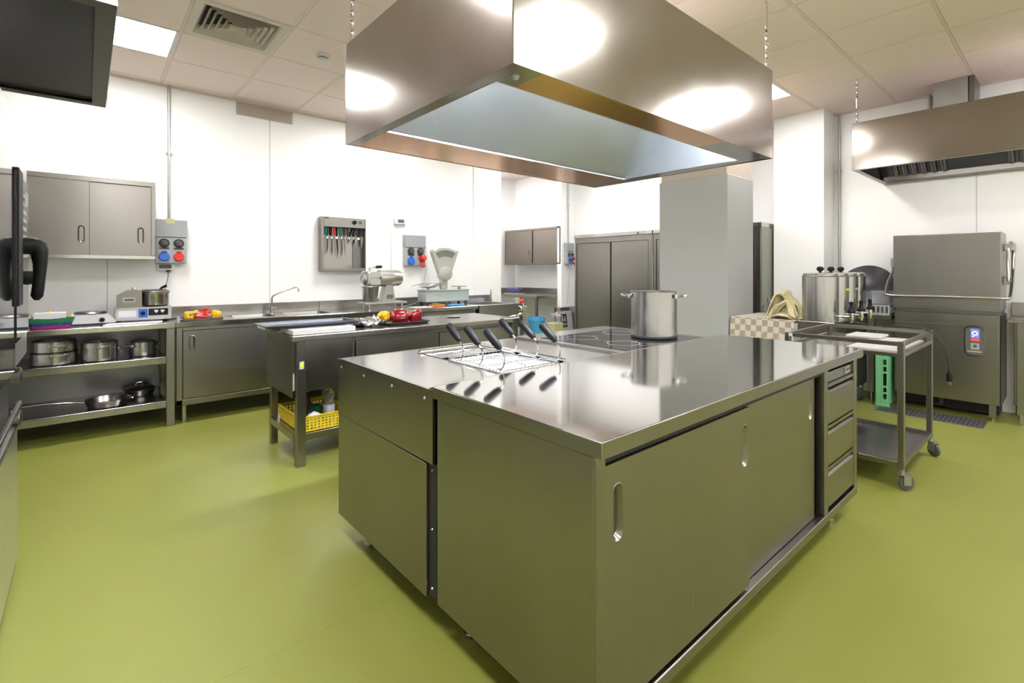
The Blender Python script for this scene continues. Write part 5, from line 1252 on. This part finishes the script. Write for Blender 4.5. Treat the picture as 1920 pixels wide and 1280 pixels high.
# green crate standing on end
t = thing('green_rack', 'mint green plastic glass rack standing on end left of the dishwasher', 'rack', (5.85, 1.27, 0))
gx0, gx1, gy0, gy1 = 5.86, 6.30, 1.20, 1.30
MB().box(gx0, gx0+.012, gy0+.052, gy1, .02, .50, .002).build('rack_base', 'mint_plastic', t)
b = MB(); b.plate(rect(gy0-.0, gy0+.05, .02, .50), [rect(gy0+.012, gy0+.04, .075+dz, .075+dz+h_) for dz, h_ in ((0, .05), (.068, .045), (.13, .12), (.268, .048), (.334, .05))], (gx0, 0, 0), (0, 1, 0), (0, 0, 1), (.012, 0, 0)); b.build('rack_side', 'mint_plastic', t)
b = MB(); b.box(gx0-.006, gx0+.02, gy0-.014, gy1+.004, 0, .022, .003); b.build('rack_rim', 'mint_plastic', t)
b = MB(); b.box(gx0+.013, gx1, gy1-.01, gy1, .022, .50); b.box(gx0+.013, gx1, gy0, gy0+.006, .022, .50); b.build('rack_wall', 'mint_plastic', t)

# dishwasher
t = thing('dishwasher', 'stainless steel hood-type dishwasher with a wrap-around lift handle', 'dishwasher', (6.2, .82, 0))
dx = 5.96; dy0, dy1 = .43, 1.18
MB().box(dx, 6.49, dy0+.01, dy1-.01, .15, .935, .004).build('body', 'steel', t)
MB().box(dx-.004, dx-.0005, dy0+.015, dy1-.015, .155, .835, .002).build('front_door', 'steel', t)
MB().box(dx+.25, 6.47, dy0+.03, dy1-.03, .02, .149).build('under_shade_block', 'black_rubber', t)  # black block added to darken the space beneath the machine
MB().box(dx+.015, 6.48, dy0+.001, dy0+.0095, .155, .93).build('side_cover', 'hood_black', t)
MB().box(dx+.01, 6.48, dy0+.015, dy1-.015, .936, .965).build('tank_gap', 'steel_dark', t)
MB().box(dx-.003, 6.40, dy0, dy1, .966, 1.665, .006, 2).build('lift_hood', 'steel', t)
MB().box(dx-.006, dx-.003, dy0+.002, dy1-.002, .966, 1.03, .001).build('hood_band', 'steel', t)
b = MB(); hz = 1.085; xf = dx-.055
path = [(6.28, dy0-.055, 1.50), (6.24, dy0-.055, 1.33), (6.10, dy0-.06, 1.24), (6.02, dy0-.06, 1.17)]
path += [(xf+.03, dy0-.058, 1.10), (xf+.005, dy0-.045, hz), (xf, dy0-.02, hz), (xf, dy0+.02, hz), (xf, (dy0+dy1)/2, hz), (xf, dy1-.02, hz), (xf, dy1+.02, hz), (xf+.008, dy1+.05, hz+.005), (xf+.05, dy1+.06, 1.12), (6.06, dy1+.06, 1.22), (6.2, dy1+.055, 1.30), (6.26, dy1+.05, 1.45)]
b.tube(path, .013, 12); b.build('lift_handle', 'steel_edge', t, smooth=True)
b = MB(); b.tube([(6.28, dy0-.055, 1.50), (6.26, dy0-.055, 1.56), (6.22, dy0-.04, 1.575)], .012, 10); b.box(6.16, 6.30, dy0-.07, dy0-.001, 1.50, 1.56, .004); b.build('hinge_bracket', 'galvanised', t)
MB().box(6.12, 6.22, dy0-.06, dy0-.001, 1.20, 1.27, .003).build('guide_bracket', 'galvanised', t)
b = MB(); b.tube([(6.18, dy0-.03, 1.54), (6.12, dy0-.03, 1.40), (6.10, dy0-.035, 1.23)], .012, 10); b.build('spring_arm', 'steel_edge', t)
MB().box(6.2, 6.3, dy1+.001, dy1+.07, 1.36, 1.45, .004).build('hinge_bracket', 'galvanised', t)
yc, zc = .595, .70
b = MB(); o1 = rrect(yc-.073, yc+.073, zc-.135, zc+.135, .045, 8); i1 = rrect(yc-.062, yc+.062, zc-.124, zc+.124, .036, 8)
b.plate(o1, [i1], (dx-.012, 0, 0), (0, 1, 0), (0, 0, 1), (.008, 0, 0)); b.build('panel_bezel', 'chrome', t)
b = MB(); b.plate(i1, [], (dx-.0065, 0, 0), (0, 1, 0), (0, 0, 1), (.002, 0, 0)) if False else b.prism([(dx-.0065, p[0], p[1]) for p in i1], (.002, 0, 0)); b.build('control_panel', 'panel_dark', t)
xf2 = dx-.0075
def disc(nm, y, z, r0, r1, m):
    b = MB(); L = [(r1*math.cos(2*PI*k/28), r1*math.sin(2*PI*k/28)) for k in range(28)]
    hs = [[(r0*math.cos(2*PI*k/28), r0*math.sin(2*PI*k/28)) for k in range(28)]] if r0 else []
    if hs: b.plate(L, hs, (xf2, y, z), (0, 1, 0), (0, 0, 1), (.001, 0, 0))
    else: b.prism([(xf2, y+p[0], z+p[1]) for p in L], (.001, 0, 0))
    return b.build(nm, m, t)
MB().box(xf2+.0002, xf2+.001, yc-.028, yc+.028, zc+.03, zc+.095).build('lit_field', 'led_blue', t)
xf2 -= .001
disc('button_ring', yc, zc+.068, .014, .019, 'led_white')
disc('indicator', yc+.012, zc+.039, 0, .0045, 'led_white')
MB().box(xf2, xf2+.001, yc-.03, yc+.026, zc+.002, zc+.022).build('red_display', 'led_red', t)
MB().box(xf2+.0003, xf2+.001, yc-.028, yc+.028, zc-.075, zc-.02, .0002).build('lower_field', 'label_grey', t)
xf2 -= .0006; disc('lower_button', yc, zc-.045, 0, .014, 'grey_rubber')
MB().box(xf2, xf2+.001, yc-.045, yc+.05, zc-.10, zc-.088).build('panel_text', 'label_grey', t)
MB().box(xf2, xf2+.001, yc-.03, yc+.03, zc+.098, zc+.108).build('panel_text', 'label_grey', t)
for x, y in ((dx+.02, dy0+.035), (dx+.02, dy1-.075), (6.42, dy0+.035), (6.42, dy1-.075)):
    MB().box(x, x+.045, y, y+.045, .035, .15, .002).build('leg', 'steel', t)
    MB().cyl((x+.022, y+.022, 0), (x+.022, y+.022, .036), .014, n=14).build('foot', 'steel_edge', t)
b = MB(); b.tube([(6.15, .85, .15), (6.15, .85, .06), (6.2, .9, .045), (6.35, 1.0, .045)], .02, 10); b.build('drain_hose', 'grey_rubber', t)
# right table
t = thing('outlet_table', 'steel dish table to the right of the dishwasher, cut by the picture edge', 'table', (6.2, -.2, 0))
MB().box(5.99, 6.49, -.9, .40, .875, .905, .004).build('tabletop', 'steel_bench', t)
MB().box(6.465, 6.495, -.9, .40, .905, 1.03, .003).build('upstand', 'steel_bench', t)
for x, y in ((6.01, .29), (6.01, -.85), (6.42, .33), (6.42, -.85)):
    MB().box(x, x+.05, y, y+.05, .09, .875, .003).build('leg', 'steel', t)
    MB().cyl((x+.025, y+.025, 0), (x+.025, y+.025, .09), .018, n=16).build('foot', 'steel_edge', t)
# floor grate
t = thing('floor_drain', 'long grey slotted drain grate set in the floor before the dishwasher', 'floor drain', (5.82, .89, 0))
b = MB(); b.plate(rect(5.65, 5.99, .515, 1.27), [rect(5.665, 5.975, .53, 1.255)], (0, 0, .004), (1, 0, 0), (0, 1, 0), (0, 0, -.004)); b.build('frame', 'galvanised', t)
mat('grate_steel', (.20, .19, .21), .5, .8)
b = MB()
for k in range(24): b.box(5.668, 5.972, .535+k*.030, .553+k*.030, -.002, .005)
for k in range(5): b.box(5.69+k*.065, 5.70+k*.065, .53, 1.255, -.002, .004)
b.build('grate', 'grate_steel', t)
MB().box(5.665, 5.975, .53, 1.255, .0002, .0012).build('drain_void', 'gap_dark', t)

# trolley
t = thing('service_trolley', 'open stainless steel service trolley on castors at the end of the island', 'trolley', (4.1, 1.0, 0))
tx0, tx1, ty0, ty1 = 3.70, 4.60, .68, 1.345; w2 = .034
for x, y in ((tx0, ty0), (tx1-w2, ty0), (tx0, ty1-w2), (tx1-w2, ty1-w2)): MB().box(x, x+w2, y, y+w2, .125, .894, .003).build('post', 'steel', t)
def rails(z0, z1, nm):
    for a in ((tx0+w2, tx1-w2, ty0+.002, ty0+.022), (tx0+w2, tx1-w2, ty1-.022, ty1-.002), (tx0+.002, tx0+.022, ty0+w2, ty1-w2), (tx1-.022, tx1-.002, ty0+w2, ty1-w2)):
        MB().box(*a, z0, z1, .002).build(nm, 'steel', t)
rails(.866, .892, 'top_rail'); rails(.80, .822, 'tray_rail')
MB().box(tx0+.022, tx1-.022, ty0+.022, ty1-.022, .802, .808).build('tray_shelf', 'steel_edge', t)
rails(.135, .165, 'shelf_rail')
MB().box(tx0+.022, tx1-.022, ty0+.022, ty1-.022, .140, .145).build('lower_shelf', 'steel_bench', t)
def castor(x, y, rot):
    c, s = math.cos(rot), math.sin(rot); a = V((-s, c, 0)); f_ = V((c, s, 0)); P = V((x, y, 0)); wc = P+f_*.025+V((0, 0, .045))
    q = MB(); q.lathe(wc-a*.012, [(0, 0), (.035, 0), (.045, .004), (.045, .020), (.035, .024), (0, .024)], 28, axis=a); w_ = q.build('castor', 'grey_rubber', t)
    q = MB(); q.cyl(P+V((0, 0, .10)), P+V((0, 0, .126)), .014, n=14)
    for sg in (-1, 1): q.obox(wc+a*.018*sg+V((0, 0, .022))-f_*.006, f_*.022, a*.002, (0, 0, .032))
    q.obox(P+f_*.012+V((0, 0, .098)), f_*.032, a*.020, (0, 0, .004)); q.cyl(wc-a*.021, wc+a*.021, .006, n=10)
    q.build('castor_fork', 'galvanised', t)
castor(tx0+.012, ty0+.012, -.7); castor(tx1-.012, ty0+.012, -2.2); castor(tx0+.012, ty1-.012, .4); castor(tx1-.012, ty1-.012, 1.0)
MB().box(tx0-.0015, tx0+.001, ty1-.05, ty1-.026, .868, .888).build('sticker', 'label_grey', t)
tag(MB().box(3.78, 4.50, .715, 1.0, .809, .828, .004).build('cutting_board', 'white_board'), 'white cutting board lying on the upper tray of the trolley', 'cutting board')
tag(MB().box(4.30, 4.56, .93, 1.14, .829, .846, .004).build('cutting_board', 'white_board'), 'second smaller white board stacked at the back of the trolley', 'cutting board')
b = MB(); pth = [(5.1, 1.34, .80), (5.0, 1.30, .89), (4.9, 1.10, .86), (4.75, .92, .895), (4.55, .74, .908), (4.44, .695, .907), (4.42, .66, .895), (4.41, .625, .86), (4.405, .59, .79), (4.40, .57, .70), (4.40, .565, .64)]
sm = []
P = [V(p) for p in pth]
for i in range(len(P)-1):
    p0, p1, p2, p3 = P[max(0, i-1)], P[i], P[i+1], P[min(len(P)-1, i+2)]
    for k in range(5):
        s_ = k/5; sm.append(.5*((2*p1)+(-p0+p2)*s_+(2*p0-5*p1+4*p2-p3)*s_*s_+(-p0+3*p1-3*p2+p3)*s_**3))
sm.append(P[-1])
r = thing('power_cable', 'black cable with a plug hanging over the trolley corner', 'cable', (4.40, .565, .55))
b.tube(sm, .0055, 8); b.build('cord', 'black_rubber', r)
b = MB(); b.tube([(4.40, .565, .64), (4.40, .565, .625), (4.40, .565, .58), (4.40, .565, .574)], [.008, .017, .019, .014], 12); b.build('plug', 'black_plastic', r)
b = MB(); b.cyl((4.393, .56, .555), (4.393, .56, .575), .003, n=8); b.cyl((4.407, .57, .555), (4.407, .57, .575), .003, n=8); b.build('pins', 'chrome', r)
